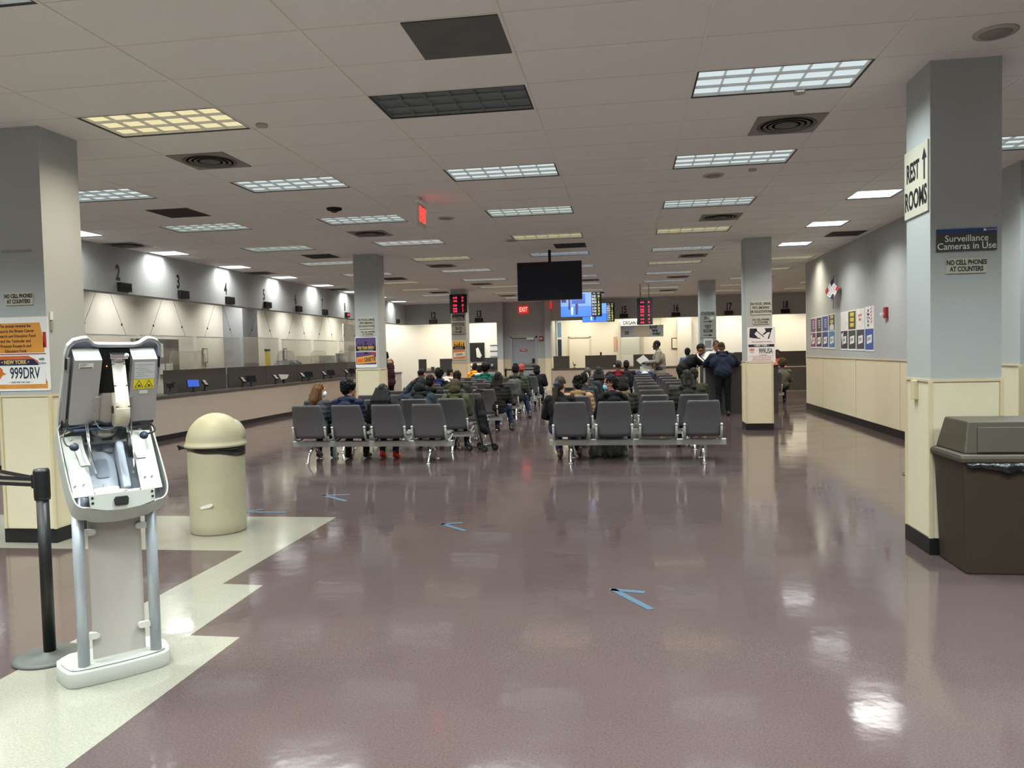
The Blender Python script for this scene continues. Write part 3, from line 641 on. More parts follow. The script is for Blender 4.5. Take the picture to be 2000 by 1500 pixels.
o = thing('filing_cabinet', 'beige filing cabinet behind the left counter', 'cabinet', (WX+.5, 26.1, 0), 90); MB().box(-.75, .75, -.4, .4, 0, 1.55, M(196, 192, 172)).obj('body', o)
for z in (.3, .8, 1.3): MB().box(-.1, .1, -.42, -.4, z, z+.04, STEEL).obj('handle', o)
o = thing('teal_partition', 'teal partition panel beside the beige cabinet', 'partition', (WX+1.2, 26.6, 0)); MB().box(-.03, .03, -.4, .4, 0, 1.62, M(122, 148, 152)).obj('panel', o)
o = thing('paper_shelf', 'pile of folders and boxes behind the left counter', 'folders', (-10.4, 22.9, 0)); MB().box(-.3, .3, -.6, .6, 0, 1.16, M(150, 146, 138)).obj('cabinet', o)
for k in range(9): MB().box(-.25+.02*(k % 3), .25, -.5+.11*k, -.41+.11*k, 1.16, 1.34+.03*((k*7) % 4), M(*[(190, 186, 176), (150, 160, 168), (206, 200, 186), (120, 124, 128)][k % 4])).obj('folder', o)
o = thing('office_door', 'bright white door panel behind numeral seven', 'door', (WX+1.0, 28.3, 0), 90); MB().box(-.9, .9, -.04, 0, 0, 2.71, M(238, 236, 228)).obj('leaf', o)
# back counter
o = thing('service_counter', 'beige laminate service counter across the back of the hall', 'counter')
for a, b in ((-8.2, -4.99), (-2.85, X_R-.02)):
    MB().box(a, b, BY-.08, BY-.02, .10, .80, LAMI).obj('front', o); MB().box(a, b, BY-.11, BY+.4, .80, .85, M(78, 74, 72, rough=.4)).obj('ledge', o); MB().box(a, b, BY-.09, BY-.03, 0, .10, BASE).obj('plinth', o)
bp = [(-8.2, -7.88, ''), (-7.33, -6.2, ''), (-5.53, -5.0, ''), (-2.8, -2.18, ''), (-1.57, -.37, ''), (.27, 1.45, ''), (2.9, 3.9, ''), (4.0, 4.6, ''), (5.6, 6.6, '')]
for k, (a, b, s) in enumerate(bp):
    tag(MB().box(a, b, BY+.12, BY+.16, .85, 1.32, PANEL).obj('privacy_panel', bevel=.004), 'dark privacy panel on the back counter, %s from the left' % ordn[k], 'privacy panel', 'privacy panels on the back counter')
WB = Y_B
def on_back(name, label, cat, x, z): return thing(name, label, cat, (x, WB-.001, z))
o = on_back('wall_door', 'cream door with frame on the wall behind the back counter', 'door', -1.90, 0)
MB().box(-.46, -.41, -.03, 0, 0, 2.1, M(206, 200, 182)).box(.41, .46, -.03, 0, 0, 2.1, M(206, 200, 182)).box(-.46, .46, -.03, 0, 2.05, 2.12, M(206, 200, 182)).obj('frame', o); rect(o, 'leaf', -.41, .41, 0, 2.05, -.005, M(226, 222, 208))
o = on_back('extinguisher_sign', 'narrow red fire extinguisher sign behind the back counter', 'sign', -.42, 1.75); MB().box(-.08, .08, -.01, 0, -.3, .3, M(206, 172, 154)).obj('board', o); rect(o, 'red_edge', .045, .07, -.28, .2, -.01, M(176, 110, 96))
o = on_back('side_window', 'tall narrow window with bluish glass behind the back counter', 'window', -2.72, 1.9)
MB().box(-.13, .13, -.03, 0, -.7, .85, M(222, 226, 228)).obj('frame', o); rect(o, 'upper_pane', -.08, .08, .18, .80, -.03, mat('pane_blue', (120, 152, 178), rough=.2)); rect(o, 'lower_pane', -.08, .08, -.62, .10, -.03, mat('pane_dark', (52, 60, 68), rough=.2))
o = on_back('wall_frame', 'dark framed notice behind the walking man', 'frame', 2.0, 1.72); MB().box(-.17, .17, -.03, 0, -.22, .22, MATTE).obj('frame', o); rect(o, 'sheet', -.14, .14, -.19, .19, -.03, M(226, 222, 204))
o = on_back('storage_shelf', 'shelf unit with black brackets behind counter thirteen', 'shelf', -5.45, 1.2)
for k in range(4): MB().box(-.2, .25, -.03, 0, -.1+k*.24, -.085+k*.24, MATTE).obj('shelf_edge', o)
MB().box(-.2, .25, -.012, 0, -.3, .66, M(206, 208, 208)).obj('back_sheet', o)
o = on_back('bulletin_board', 'black notice board with a curled white sheet behind the far left column', 'bulletin board', -6.25, 1.55); MB().box(-.34, .36, -.03, 0, -.4, .4, MATTE).obj('board', o); MB().prism([(.02, -.2), (.16, -.25), (.24, -.15), (.1, .2), (0, .15)], -.04, -.03, PAPER).obj('sheet', o)
o = thing('acrylic_shield', 'tall clear acrylic shield right of the cream door', 'shield', (.25, BY+.1, .85)); MB().box(-.45, .42, -.003, .003, .47, 1.1, GLASS).obj('sheet', o)
o = thing('white_pillar', 'white pillar under the organ donor banner', 'pillar', (.12, WB-.32, 0)); MB().box(-.32, .42, 0, .3, .85, 2.71, M(214, 216, 214)).obj('shaft', o)
o = thing('white_pillar', 'pale wall pier left of the far right column', 'pillar', (2.35, WB-.31, 0)); MB().box(-.3, .25, 0, .3, 0, 2.71, M(220, 216, 204)).obj('shaft', o)
# organ donor banner
o = thing('organ_banner', 'ORGAN DONOR lettering and Enroll here today banner over the back counter', 'banner', (.61, BY-.02, 2.5))
MB().tube([(-.7, .0, -.08), (-.7, .02, .22)], .004, MATTE, 5).obj('cord', o); MB().tube([(.7, .0, -.08), (.7, .02, .22)], .004, MATTE, 5).obj('cord', o)
text(o, 'ORGAN DONOR', .20, -.20, -.012, .02, INK, .66, .035)
MB().box(-.8, .80, -.01, 0, -.52, -.08, M(184, 200, 218)).obj('cloth', o)
cir = [(.0+.36*math.cos(R(a)), -.3+.22*math.sin(R(a))) for a in range(0, 360, 15)]
poly(o, 'pale_oval', [(-.02+x, z) for x, z in cir], -.0105, M(214, 212, 200)); poly(o, 'small_emblem', [(-.64, -.42), (-.5, -.42), (-.48, -.28), (-.66, -.28)], -.0105, M(120, 124, 90))
for k, s in enumerate(('Enroll', 'here', 'today!')): text(o, s, .16, .42+.06*k, -.014, -.16-.12*k, INK, .72, .04)
# things on the back counter
terminal('black card terminal beside the cream door on the back counter', -1.98, BY-.02, 20); terminal('lit blue customer screen on the back counter under the organ banner', .98, BY-.0, 0, 'screen')
terminal('black card terminal by counter twelve', -6.0, BY-.02, 15); terminal('black card terminal by counter thirteen', -5.2, BY-.02, 10)
for k, x in enumerate((-7.78, -7.62, -7.46)): tag(MB().box(x-.06, x+.06, BY+.05, BY+.2, .85, .97+.04*(k % 2), M(*[(206, 196, 170), (70, 70, 72), (190, 190, 186)][k])).obj('desk_box', bevel=.01), ['tan', 'black', 'pale'][k]+' small box on the back counter between the panels', 'box')
tag(MB().box(-1.0, -.93, BY+.10, BY+.16, 1.321, 1.44, MATTE).obj('webcam', bevel=.006), 'tiny black camera on top of the panel right of the cream door', 'camera')
o = thing('cash_tray', 'dark oval tray on the back counter right of the walking man', 'tray', (2.75, BY+.0, .85)); MB().prism([(-.25+.5*t/12, .02+.12*math.sin(math.pi*t/12)) for t in range(13)], -.08, .08, M(60, 50, 42)).obj('cover', o); MB().box(-.27, .27, -.1, .1, 0, .02, PAPER).obj('base', o)
# ------------------------------------------------------------------ televisions
SBLUE = mat('tv_blue', (64, 130, 236), emit=1.25); SPALE = mat('tv_pale', (120, 165, 240), emit=1.2); SDEEP = mat('tv_deep', (22, 100, 214), emit=1.1); SNAVY = mat('tv_navy', (30, 50, 130), emit=.9); SHILL = mat('tv_hill', (24, 84, 190), emit=1.0)
TW = mat('tv_white', (235, 240, 245), emit=1.2); TYL = mat('tv_yellow', (232, 240, 120), emit=1.2); TBK = mat('tv_black', (12, 14, 22), rough=.3)
def tv(label, x, y, z, w, h, on, pole, rz=0):
    o = thing('television', label, 'television', (x, y, z), rz)
    MB().box(-w/2, w/2, 0, .06, -h/2, h/2, BLACK).obj('case', o, bevel=.004)
    q = MB().box(-.06, .06, .06, .16, -.15, .15, BLACK)
    q.tube([(0, .13, 0), (0, .13, CZ-z)], .028, MATTE, 12) if pole else q.box(-.3, .3, .06, .3, -h/2-.10, -h/2+.1, MATTE)
    q.obj('mount', o)
    if not on: rect(o, 'screen', -w/2+.012, w/2-.012, -h/2+.014, h/2-.012, 0, mat('tv_off', (22, 26, 44), rough=.25, spec=.4)); return o
    W, H = w-.02, h-.02
    scr = rect(o, 'screen', -W/2, W/2, -H/2, H/2, 0, SBLUE)
    xs = W/2-W*.24
    rect(o, 'queue_list', xs, W/2, -H/2, H/2, -.001, TBK)
    rect(o, 'upper_wall', -W/2, xs, -H*.06, H/2, -.001, SPALE); rect(o, 'picture_window', -W*.23, W*.11, H*.04, H*.44, -.002, SDEEP)
    poly(o, 'hill', [(-W*.23, H*.04), (W*.11, H*.04), (W*.11, H*.14), (-W*.05, H*.22), (-W*.23, H*.12)], -.003, SHILL)
    rect(o, 'doorway', -W*.31, -W*.26, -H*.2, H*.36, -.002, SNAVY); rect(o, 'poster', -W*.48, -W*.36, H*.1, H*.35, -.002, SNAVY)
    mb = MB().prism([(-W*.13, -H*.42), (-W*.085, -H*.42), (-W*.07, -H*.12), (-W*.07, H*.02), (-W*.085, H*.04), (-W*.085, H*.1), (-W*.12, H*.1), (-W*.12, H*.04), (-W*.14, H*.02), (-W*.14, -H*.12)], -.0035, -.002, SNAVY)
    mb.prism([(-W*.24, -H*.42), (-W*.2, -H*.42), (-W*.19, -H*.1), (-W*.25, -H*.1)], -.0035, -.002, TW); mb.obj('drawn_figure', o)
    for k, (a, b) in enumerate((('2101', '26'), ('8022', '1'), ('5018', '8'), ('4114', '37'), ('2104', '26'), ('3103', '19'), ('4113', '37'))):
        z_ = H/2-H*(.17+.125*k)
        text(o, a, H*.13, xs+W*.065, -.004, z_, TW, .7, .015, 'queue_number'); text(o, b, H*.13, xs+W*.175, -.004, z_, TYL, .7, .015, 'queue_number')
    text(o, 'Ticket', H*.06, xs+W*.065, -.004, H/2-H*.05, TW, .7, .01, 'queue_number'); text(o, 'Station', H*.06, xs+W*.175, -.004, H/2-H*.05, TW, .7, .01, 'queue_number')
    return o
tv('large blank black television hanging from a ceiling pole', -1.44, 15.0, 2.875, 1.25, .74, False, True)
tv('lit blue queue television partly behind the blank television', -1.32, 23.5, 2.90, 1.24, .74, True, True)
tv('lit blue queue television behind the other, above counter fifteen', -1.0, 29.2, 2.92, 1.20, .70, True, True)
led_board('tall red LED queue board hanging in front of counter fifteen', (.58, 24.0, 2.66), .46, .80, [('4110', '07', .27), ('C110', '21', .14), ('B105', '8', .05), ('A103', '8', -.02), ('E102', '03', -.12), ('4110', '07', -.24), ('B100', '19', -.34)], .075)
tag(MB().tube([(.45, 23.95, 3.06), (.45, 23.95, CZ)], .008, MATTE, 6).obj('hanger_rod'), 'left thin rod holding the tall LED board', 'rod'); tag(MB().tube([(.71, 23.95, 3.06), (.71, 23.95, CZ)], .008, MATTE, 6).obj('hanger_rod'), 'right thin rod holding the tall LED board', 'rod')
# ------------------------------------------------------------------ right wall: posters, flag, alarm
def wy(y): return (RX, y)
cols = [(18.85, (122, 92, 128), 'purple', .7), (18.3, (70, 66, 78), 'dark grey', .7), (17.75, (64, 90, 150), 'blue', .72), (17.2, (58, 74, 100), 'blue and yellow', .74),
        (16.26, (226, 220, 214), 'white, red edged', .76), (15.72, (84, 80, 44), 'yellow green', .77), (15.18, (238, 228, 222), 'white, red lettered', .78), (14.65, (240, 236, 232), 'white and red striped', .80)]
for k, (y, c, nm, h) in enumerate(cols):
    lab = '%s plate poster on the right wall, %s of the %s four' % (nm, ['leftmost', 'second', 'third', 'rightmost'][k % 4], 'far' if k < 4 else 'near')
    o = thing('licence_plate_poster', lab, 'poster', (RX, y, 1.80 if k < 4 else 1.785), -90, 'posters on the right wall')
    w_ = .50; H = h*.5
    MB().box(-w_/2, w_/2, -.006, 0, -H, H, WHITE).obj('board', o)
    rect(o, 'top_picture', -w_/2+.015, w_/2-.015, .02, H-.02, -.006, M(*c, var=.25, vscale=11))
    cc = [(120, 70, 110), (58, 56, 64), (54, 76, 130), (80, 130, 180), (60, 56, 72), (58, 70, 60), (70, 64, 80), (60, 90, 160)][k]
    rect(o, 'plate_picture', -w_/2+.015, w_/2-.015, -H+.03, .0, -.006, M(*cc, var=.3, vscale=9))
    poly(o, 'plate', [(-.14, -.27), (.14, -.24), (.15, -.10), (-.13, -.12)], -.0072, WHITE)
    for q in range(4): poly(o, 'plate_character', [(-.09+.045*q, -.215+.005*q), (-.065+.045*q, -.213+.005*q), (-.065+.045*q, -.155+.005*q), (-.09+.045*q, -.157+.005*q)], -.0085, M(120, 118, 124))
    if k in (3, 5):
        for q in range(2 if k == 3 else 3): rect(o, 'yellow_block', -.12, .13, .27-.1*q, .34-.1*q, -.0075, M(206, 190, 90))
    if k == 3: poly(o, 'pale_house', [(-.17, .03), (.17, .03), (.17, .12), (.0, .17), (-.17, .11)], -.0075, M(214, 220, 216))
    if k == 6: text(o, 'Love Our', .075, -.02, -.0085, .27, M(196, 60, 64), .75, .01); text(o, 'Babies!', .075, -.02, -.0085, .19, M(196, 60, 64), .75, .01)
    if k == 7:
        for q, s in enumerate(('Like', 'Thanks', 'To You', 'We', 'Sent')): text(o, s, .075, -.06, -.0085, .33-.065*q, M(36, 38, 66), .75, .01)
        for q in range(5): poly(o, 'red_stripe', [(.08+.0*q, .33-.06*q), (.17, .37-.06*q), (.17, .39-.06*q), (.08, .35-.06*q)], -.0085, M(200, 60, 70))
    if k in (0, 1, 2):
        for q in range(4): rect(o, 'headline_bar', -.06+.01*q, .12, .25-.05*q, .275-.05*q, -.0075, M(196, 192, 200))
    if k in (0, 4): poly(o, 'loose_flap', [(-.2, -.06), (-.02, -.02), (-.1, -.3)], -.012, PAPER, .002)
o = thing('small_flag', 'small red, white and blue flag on a stick on the right wall', 'flag', (RX-.02, 16.75, 2.36), -90)
MB().tube([(-.19, -.02, -.10), (.02, -.06, .56)], .006, MATTE, 6).obj('stick', o)
fl = MB(); n = 8
def fp(a, b): return (-.02-.10*b+.40*a, -.06-.12*b-.03*math.sin(a*6), .52-.24*b-.26*a+.03*math.sin(a*9))
NB, RD, WH = M(34, 40, 92), M(186, 48, 54), M(228, 226, 226)
for u in range(n):
    for v in range(6):
        a0, a1, b0, b1 = u/n, (u+1)/n, v/6, (v+1)/6
        top = v < 3; left = u < n/2
        mm = WH if (u in (3, 4) or v in (2, 3)) else (NB if top == left else RD)
        fl.add([fp(a0, b0), fp(a1, b0), fp(a1, b1), fp(a0, b1)], [(0, 1, 2, 3)], mm, True)
fo = fl.obj('cloth', o); sd = fo.modifiers.new('s', 'SOLIDIFY'); sd.thickness = .003
o = thing('fire_alarm', 'red fire alarm pull station on the right wall', 'fire alarm', (RX, 13.70, 2.03), -90); MB().box(-.06, .06, -.05, 0, -.09, .09, M(150, 30, 34)).obj('body', o, bevel=.006); MB().box(-.075, -.02, -.09, -.05, -.04, .0, WHITE).obj('handle', o)
o = thing('fire_alarm', 'red fire alarm box on the grey wall right of the exit door', 'fire alarm', (-3.29, 30.35, 2.03)); MB().box(-.08, .08, -.05, 0, -.09, .09, M(160, 30, 36)).obj('body', o, bevel=.006); MB().box(-.05, .05, -.06, -.05, -.03, .02, WHITE).obj('handle', o)
# ------------------------------------------------------------------ beam seating
def ease(a, b, t): return a+(b-a)*t
def make_bench(nseat=4):
    root = thing('beam_bench', 'x', 'bench'); pitch = .585; L = pitch*nseat
    MB().box(-L/2-.02, L/2+.02, -.045, .045, .215, .295, ALU).obj('beam', root, bevel=.006)
    for s in (-1, 1): MB().box(s*(L/2+.02)-.004, s*(L/2+.02)+.004, -.046, .046, .213, .297, M(120, 122, 122)).obj('end_cap', root)
    # seat shell profile (y,z): backrest leaning back
    bm = MB(); sm = MB()
    zb = [.345, .40, .50, .62, .74, .80, .832]; wb = [.235, .25, .252, .236, .218, .212, .195]; yb = [-.125, -.135, -.15, -.185, -.235, -.262, -.278]
    vs = []; n = 8
    for z, hw, y in zip(zb, wb, yb):
        for k in range(n+1):
            t = -1+2*k/n; vs.append((hw*t, y-.03*(1-t*t)*1.0, z))
    m0 = len(vs)
    vs += [(x, y+.016, z) for x, y, z in vs]
    fs = []
    for r_ in range(len(zb)-1):
        for k in range(n):
            a = r_*(n+1)+k; fs.append((a, a+1, a+n+2, a+n+1)); fs.append((a+m0, a+n+1+m0, a+n+2+m0, a+1+m0))
        a = r_*(n+1); fs.append((a, a+n+1, a+n+1+m0, a+m0)); a += n; fs.append((a, a+m0, a+n+1+m0, a+n+1))
    for k in range(n):
        fs.append((k, k+m0, k+1+m0, k+1)); a = (len(zb)-1)*(n+1)+k; fs.append((a, a+1, a+1+m0, a+m0))
    bm.add(vs, fs, SEAT, True)
    sv = []; ys = [-.115, 0, .15, .29, .335, .345]; zs = [.40, .375, .385, .40, .39, .37]
    for y, z in zip(ys, zs):
        for k in range(n+1): t = -1+2*k/n; sv.append((.245*t, y, z+.012*t*t))
    m1 = len(sv); sv += [(x, y, z-.018) for x, y, z in sv]; sf = []
    for r_ in range(len(ys)-1):
        for k in range(n): a = r_*(n+1)+k; sf.append((a, a+1, a+n+2, a+n+1)); sf.append((a+m1, a+n+1+m1, a+n+2+m1, a+1+m1))
        a = r_*(n+1); sf.append((a, a+n+1, a+n+1+m1, a+m1)); a += n; sf.append((a, a+m1, a+n+1+m1, a+n+1))
    for k in range(n): sf.append((k, k+m1, k+1+m1, k+1)); a = (len(ys)-1)*(n+1)+k; sf.append((a, a+1, a+1+m1, a+m1))
    sm.add(sv, sf, SEAT, True)
    b0 = bm.obj('backrest'); s0 = sm.obj('seat')
    br = MB().tube([(0, -.185, .505), (0, -.165, .40), (0, -.12, .33), (0, -.03, .30), (0, .12, .31), (0, .28, .36)], [.013, .016, .018, .018, .016, .01], ALU, 8).obj('bracket')
    bo = MB().lathe([(0, -.020), (.012, -.018), (.019, -.008), (.019, .006), (0, .006)], mat('bolt_highlight', (235, 236, 238), rough=.3, metal=.3), n=12)  # near-white colour imitates the highlight on each bolt
    bo.v = [(x, z, y) for x, y, z in bo.v]; bo = bo.obj('bolt')
    fi = True
    for k in range(nseat):
        cx = -L/2+pitch*(k+.5)
        bb = b0 if k == 0 else b0.copy(); ss = s0 if k == 0 else s0.copy()
        for q in (bb, ss):
            if k: C.objects.link(q)
            q.parent = root; q.location = (cx, 0, 0)
        for s in (-1, 1):
            q = br if fi else br.copy(); g = bo if fi else bo.copy()
            if not fi: C.objects.link(q); C.objects.link(g)
            fi = False
            q.parent = root; q.location = (cx+s*.238, 0, 0); g.parent = root; g.location = (cx+s*.238, -.185, .505)
    lg0 = None
    for s in (-1, 1):
        for e in (-1, 1):
            p = [(0, 0, .22), (0, .03*e, .215), (0, .12*e, .17), (0, .20*e, .10), (0, .25*e, .02), (0, .262*e, .008)]
            q = MB().tube(p, [.024, .024, .021, .017, .014, .013], CHROME, 10); q.lathe([(0, 0), (.034, 0), (.034, .006), (.02, .012), (0, .012)], CHROME, (0, .262*e, 0), 14)
            q = q.obj('leg', root); q.location = (s*(L/2-.29), 0, 0)
    return root
LB = [10.70, 11.92, 13.28, 14.72, 16.05, 17.62, 18.95, 20.35, 21.75, 23.2]; RB = [10.70, 12.1, 13.6, 15.1, 16.5, 18.0, 19.5, 21.1, 22.6]
b0 = make_bench(); cb_ = True
for k, y in enumerate(LB):
    o = b0 if cb_ else copy_tree(b0); cb_ = False
    o.location = (-3.645+(.0 if k == 0 else .085), y, 0)
    if k == 0: o.location.x = -3.625
    o['label'] = 'four-seat grey beam bench in the left block, %s row' % ('nearest' if k == 0 else ordn[k]); o['group'] = 'beam benches of the left block'
for k, y in enumerate(RB):
    o = copy_tree(b0); o.location = (.115, y, 0)
    o['label'] = 'four-seat grey beam bench in the right block, %s row' % ordn[k]; o['group'] = 'beam benches of the right block'
b2 = make_bench(3); b2.location = (3.2, 21.3, 0); b2['label'] = 'three-seat grey bench beyond the middle right column'
# ------------------------------------------------------------------ foreground: round litter bin
o = thing('domed_litter_bin', 'round beige domed litter bin standing on the cream floor strip', 'litter bin', (-3.60, 6.38, 0))
BEI = mat('bin_beige', (176, 170, 144), rough=0.5, var=0.12, vscale=5, bump=.05, bscale=40)
MB().lathe([(0, 0), (.225, 0), (.235, .015), (.236, .10), (.240, .70), (.232, .735), (0, .735)], BEI, n=48).obj('body', o)
sk = MB(); vs = []; n = 48
for z in (0, 1):
    for k in range(n):
        a = 2*math.pi*k/n; zz = (.765 if z else .70-.035*math.cos(a-.7)+.006*math.sin(5*a)); vs.append((.246*math.cos(a), .246*math.sin(a), zz))
sk.add(vs, [(k, (k+1) % n, n+(k+1) % n, n+k) for k in range(n)], mat('bin_bag', (20, 20, 22), rough=.25), True)
q = sk.obj('bin_bag', o); sd = q.modifiers.new('s', 'SOLIDIFY'); sd.thickness = .004
MB().tube([(-.24, -.06, .742), (-.27, -.09, .748), (-.295, -.10, .745)], [.008, .012, .02], MATTE, 8).tube([(-.27, -.09, .748), (-.29, -.12, .77)], [.006, .012], MATTE, 8).obj('bag_knot', o)
prof = [(.246, .755), (.262, .757), (.264, .775), (.252, .785)]+[(.248*math.cos(R(a)), .785+.262*math.sin(R(a))) for a in range(6, 91, 7)]+[(0, 1.047)]
MB().lathe(prof, BEI, n=48).obj('dome', o)
hd = MB()
vs = []
for i in range(9):
    for k in range(9):
        u = -1+2*i/8; v = k/8; a = R(35+u*38); el = R(2+v*58); r = .268-.02*abs(u)**3-.02*(1-v)**8-.04*v**6
        vs.append((r*math.cos(el)*math.cos(a), r*math.cos(el)*math.sin(a), .79+r*math.sin(el)))
hd.add(vs, [(i*9+k, (i+1)*9+k, (i+1)*9+k+1, i*9+k+1) for i in range(8) for k in range(8)], BEI, True)
q = hd.obj('flap', o); sd = q.modifiers.new('s', 'SOLIDIFY'); sd.thickness = .006
MB().prism([(-.02, .235), (.06, .25), (.085, .27), (.07, .285), (-.01, .265), (-.035, .25)], -.242, -.232, M(222, 220, 208)).obj('peeled_sticker', o)
# stanchion
o = thing('belt_stanchion', 'black retractable belt stanchion beside the ticket kiosk', 'stanchion', (-2.972, 3.56, 0), -12)
MB().lathe([(0, 0), (.172, 0), (.172, .010), (.15, .018), (.04, .026), (.036, .035), (0, .035)], mat('stanchion_base', (72, 74, 70), rough=.55), n=48).obj('base', o)
MB().lathe([(0, .03), (.029, .03), (.029, .86), (0, .86)], BLACK, n=28).obj('post', o)
MB().lathe([(0, .82), (.036, .82), (.038, .84), (.038, .965), (.034, .98), (0, .98)], BLACK, n=28).box(-.05, -.03, -.02, .02, .88, .95, BLACK).obj('belt_head', o)
BELT = mat('belt', (20, 20, 20), rough=.7); STR = mat('belt_stripe', (150, 142, 124), rough=.7)
for nm, dx, dy in (('a', -2.6, .9), ('b', -2.6, .1)):
    q = MB(); n = Vector((dx, dy, 0)).normalized(); p = Vector((-n.y, n.x, 0))*.0015
    for (z0, z1, mm, off) in ((.885, .935, BELT, 1), (.904, .914, STR, 1.6)):
        a = Vector((0, 0, 0)); b = Vector((dx, dy, 0))
        v = []
        for s in (-1, 1):
            for e, dz in ((a, 0), (b, -.03)):
                for z in (z0, z1): v.append(e+p*off*s+Vector((0, 0, z+dz)))
        q.add(v, [(0, 1, 3, 2), (6, 7, 5, 4), (0, 4, 5, 1), (2, 3, 7, 6), (1, 5, 7, 3), (0, 2, 6, 4)], mm)
    q.obj('belt', o)
# brown bin
BR = mat('bin_brown', (49, 40, 28), rough=0.5, var=0.08, vscale=5, bump=.06, bscale=120); BR2 = mat('bin_lid_brown', (66, 59, 47), rough=0.5, var=0.08, vscale=5, bump=.06, bscale=120)
o = thing('brown_litter_bin', 'large brown square litter bin in front of the nearest right column', 'litter bin', (2.46, 5.615, 0))
def frustum(mb, a0, b0, a1, b1, z0, z1, m):
    v = [(-a0, -b0, z0), (a0, -b0, z0), (a0, b0, z0), (-a0, b0, z0), (-a1, -b1, z1), (a1, -b1, z1), (a1, b1, z1), (-a1, b1, z1)]
    return mb.add(v, [(3, 2, 1, 0), (4, 5, 6, 7), (0, 1, 5, 4), (1, 2, 6, 5), (2, 3, 7, 6), (3, 0, 4, 7)], m)
frustum(MB(), .285, .225, .315, .245, 0, .76, BR).obj('body', o, bevel=.012)
q = MB(); frustum(q, .335, .262, .335, .262, .735, .775, BR2); frustum(q, .335, .262, .315, .242, .775, .79, BR2); frustum(q, .305, .236, .265, .185, .79, 1.0, BR2); q.obj('lid', o, bevel=.01)
q = MB(); q.prism([(-.225, .80), (.225, .80), (.21, .965), (-.21, .965)], -.008, .006, BR2); q = q.obj('flap', o, bevel=.004); q.location = (0, -.2385+.20, 0); q.location = (0, -.048, 0); q.rotation_euler = (R(-13.6), 0, 0)
q.location = (0, -.236-.0, .0); q.location = (0, -.236+.80*math.sin(R(-13.6)), .80-.80*math.cos(R(13.6)))
vs = []; n = 20
for k in range(n+1):
    x = -.30+.62*k/n; vs += [(x, -.262+.004*math.sin(k*2.1), .735), (x, -.262-.006*math.sin(k*1.7), .735-.02-.045*min(1, k/8)-.008*math.sin(k))]
q = MB().add(vs, [(2*k, 2*k+1, 2*k+3, 2*k+2) for k in range(n)], mat('bag_gloss', (26, 28, 32), rough=.2, bump=.6, bscale=30), True).obj('bin_bag', o); sd = q.modifiers.new('s', 'SOLIDIFY'); sd.thickness = .004
# far stanchion foot peeking behind the right column
o = thing('belt_stanchion', 'shiny round stanchion base peeking out behind the nearest right column', 'stanchion', (3.30, 9.45, 0)); MB().lathe([(0, 0), (.17, 0), (.17, .012), (.06, .03), (.03, .04), (0, .04)], CHROME, n=40).obj('base', o); MB().lathe([(0, .03), (.03, .03), (.03, .96), (0, .96)], CHROME, n=20).obj('post', o)
# exit-door stanchions
for k, (x, y) in enumerate(((-4.05, 26.0), (-2.88, 25.6))):
    o = thing('belt_stanchion', 'black belt stanchion before the exit door, %s one' % ('left' if k == 0 else 'right'), 'stanchion', (x, y, 0)); MB().lathe([(0, 0), (.17, 0), (.17, .01), (.03, .03), (0, .03)], BLACK, n=24).obj('base', o); MB().lathe([(0, .03), (.03, .03), (.03, .86), (.04, .87), (.04, 1.0), (0, 1.0)], BLACK, n=16).obj('post', o)
    if k == 0: MB().add([(0, 0, .90), (1.17, -.4, .90), (1.17, -.4, .95), (0, 0, .95)], [(0, 1, 2, 3)], BELT).obj('belt', o).modifiers.new('s', 'SOLIDIFY').thickness = .004
# floor tape arrows
TAPE = mat('blue_tape', (58, 84, 104), rough=.6, var=.1)
def strip(mb, a, b, w_):
    a = Vector((a[0], a[1], 0)); b = Vector((b[0], b[1], 0)); d = (b-a).normalized(); p = Vector((-d.y, d.x, 0))*w_/2
    mb.add([(*(a-p)[:2], .0022), (*(b-p)[:2], .0022), (*(b+p)[:2], .0022), (*(a+p)[:2], .0022), (*(a-p)[:2], .001), (*(b-p)[:2], .001), (*(b+p)[:2], .001), (*(a+p)[:2], .001)], [(0, 1, 2, 3), (7, 6, 5, 4), (0, 4, 5, 1), (1, 5, 6, 2), (2, 6, 7, 3), (3, 7, 4, 0)], TAPE)
ARR = {
    'nearest one, right of centre': [((-.12, 4.92), (.12, 4.54)), ((-.12, 4.90), (.09, 4.86)), ((-.12, 4.93), (-.06, 4.70))],
    'middle one, in front of the left benches': [((-1.66, 6.72), (-1.39, 6.46)), ((-1.66, 6.70), (-1.48, 6.77)), ((-1.655, 6.73), (-1.63, 6.52))],
    'farthest one': [((-3.32, 8.07), (-2.93, 7.74)), ((-3.32, 8.05), (-3.02, 8.10)), ((-3.31, 8.08), (-3.27, 7.82))],
    'faint one right of the domed bin': [((-3.80, 7.16), (-3.32, 7.15)), ((-3.79, 7.16), (-3.63, 7.30)), ((-3.79, 7.16), (-3.70, 7.02))]}
for nm, sg in ARR.items():
    q = MB()
    for a, b in sg[:2]: strip(q, a, b, .046)
    tag(q.obj('tape_arrow'), 'blue tape arrow on the floor, '+nm, 'floor arrow', 'blue tape arrows')
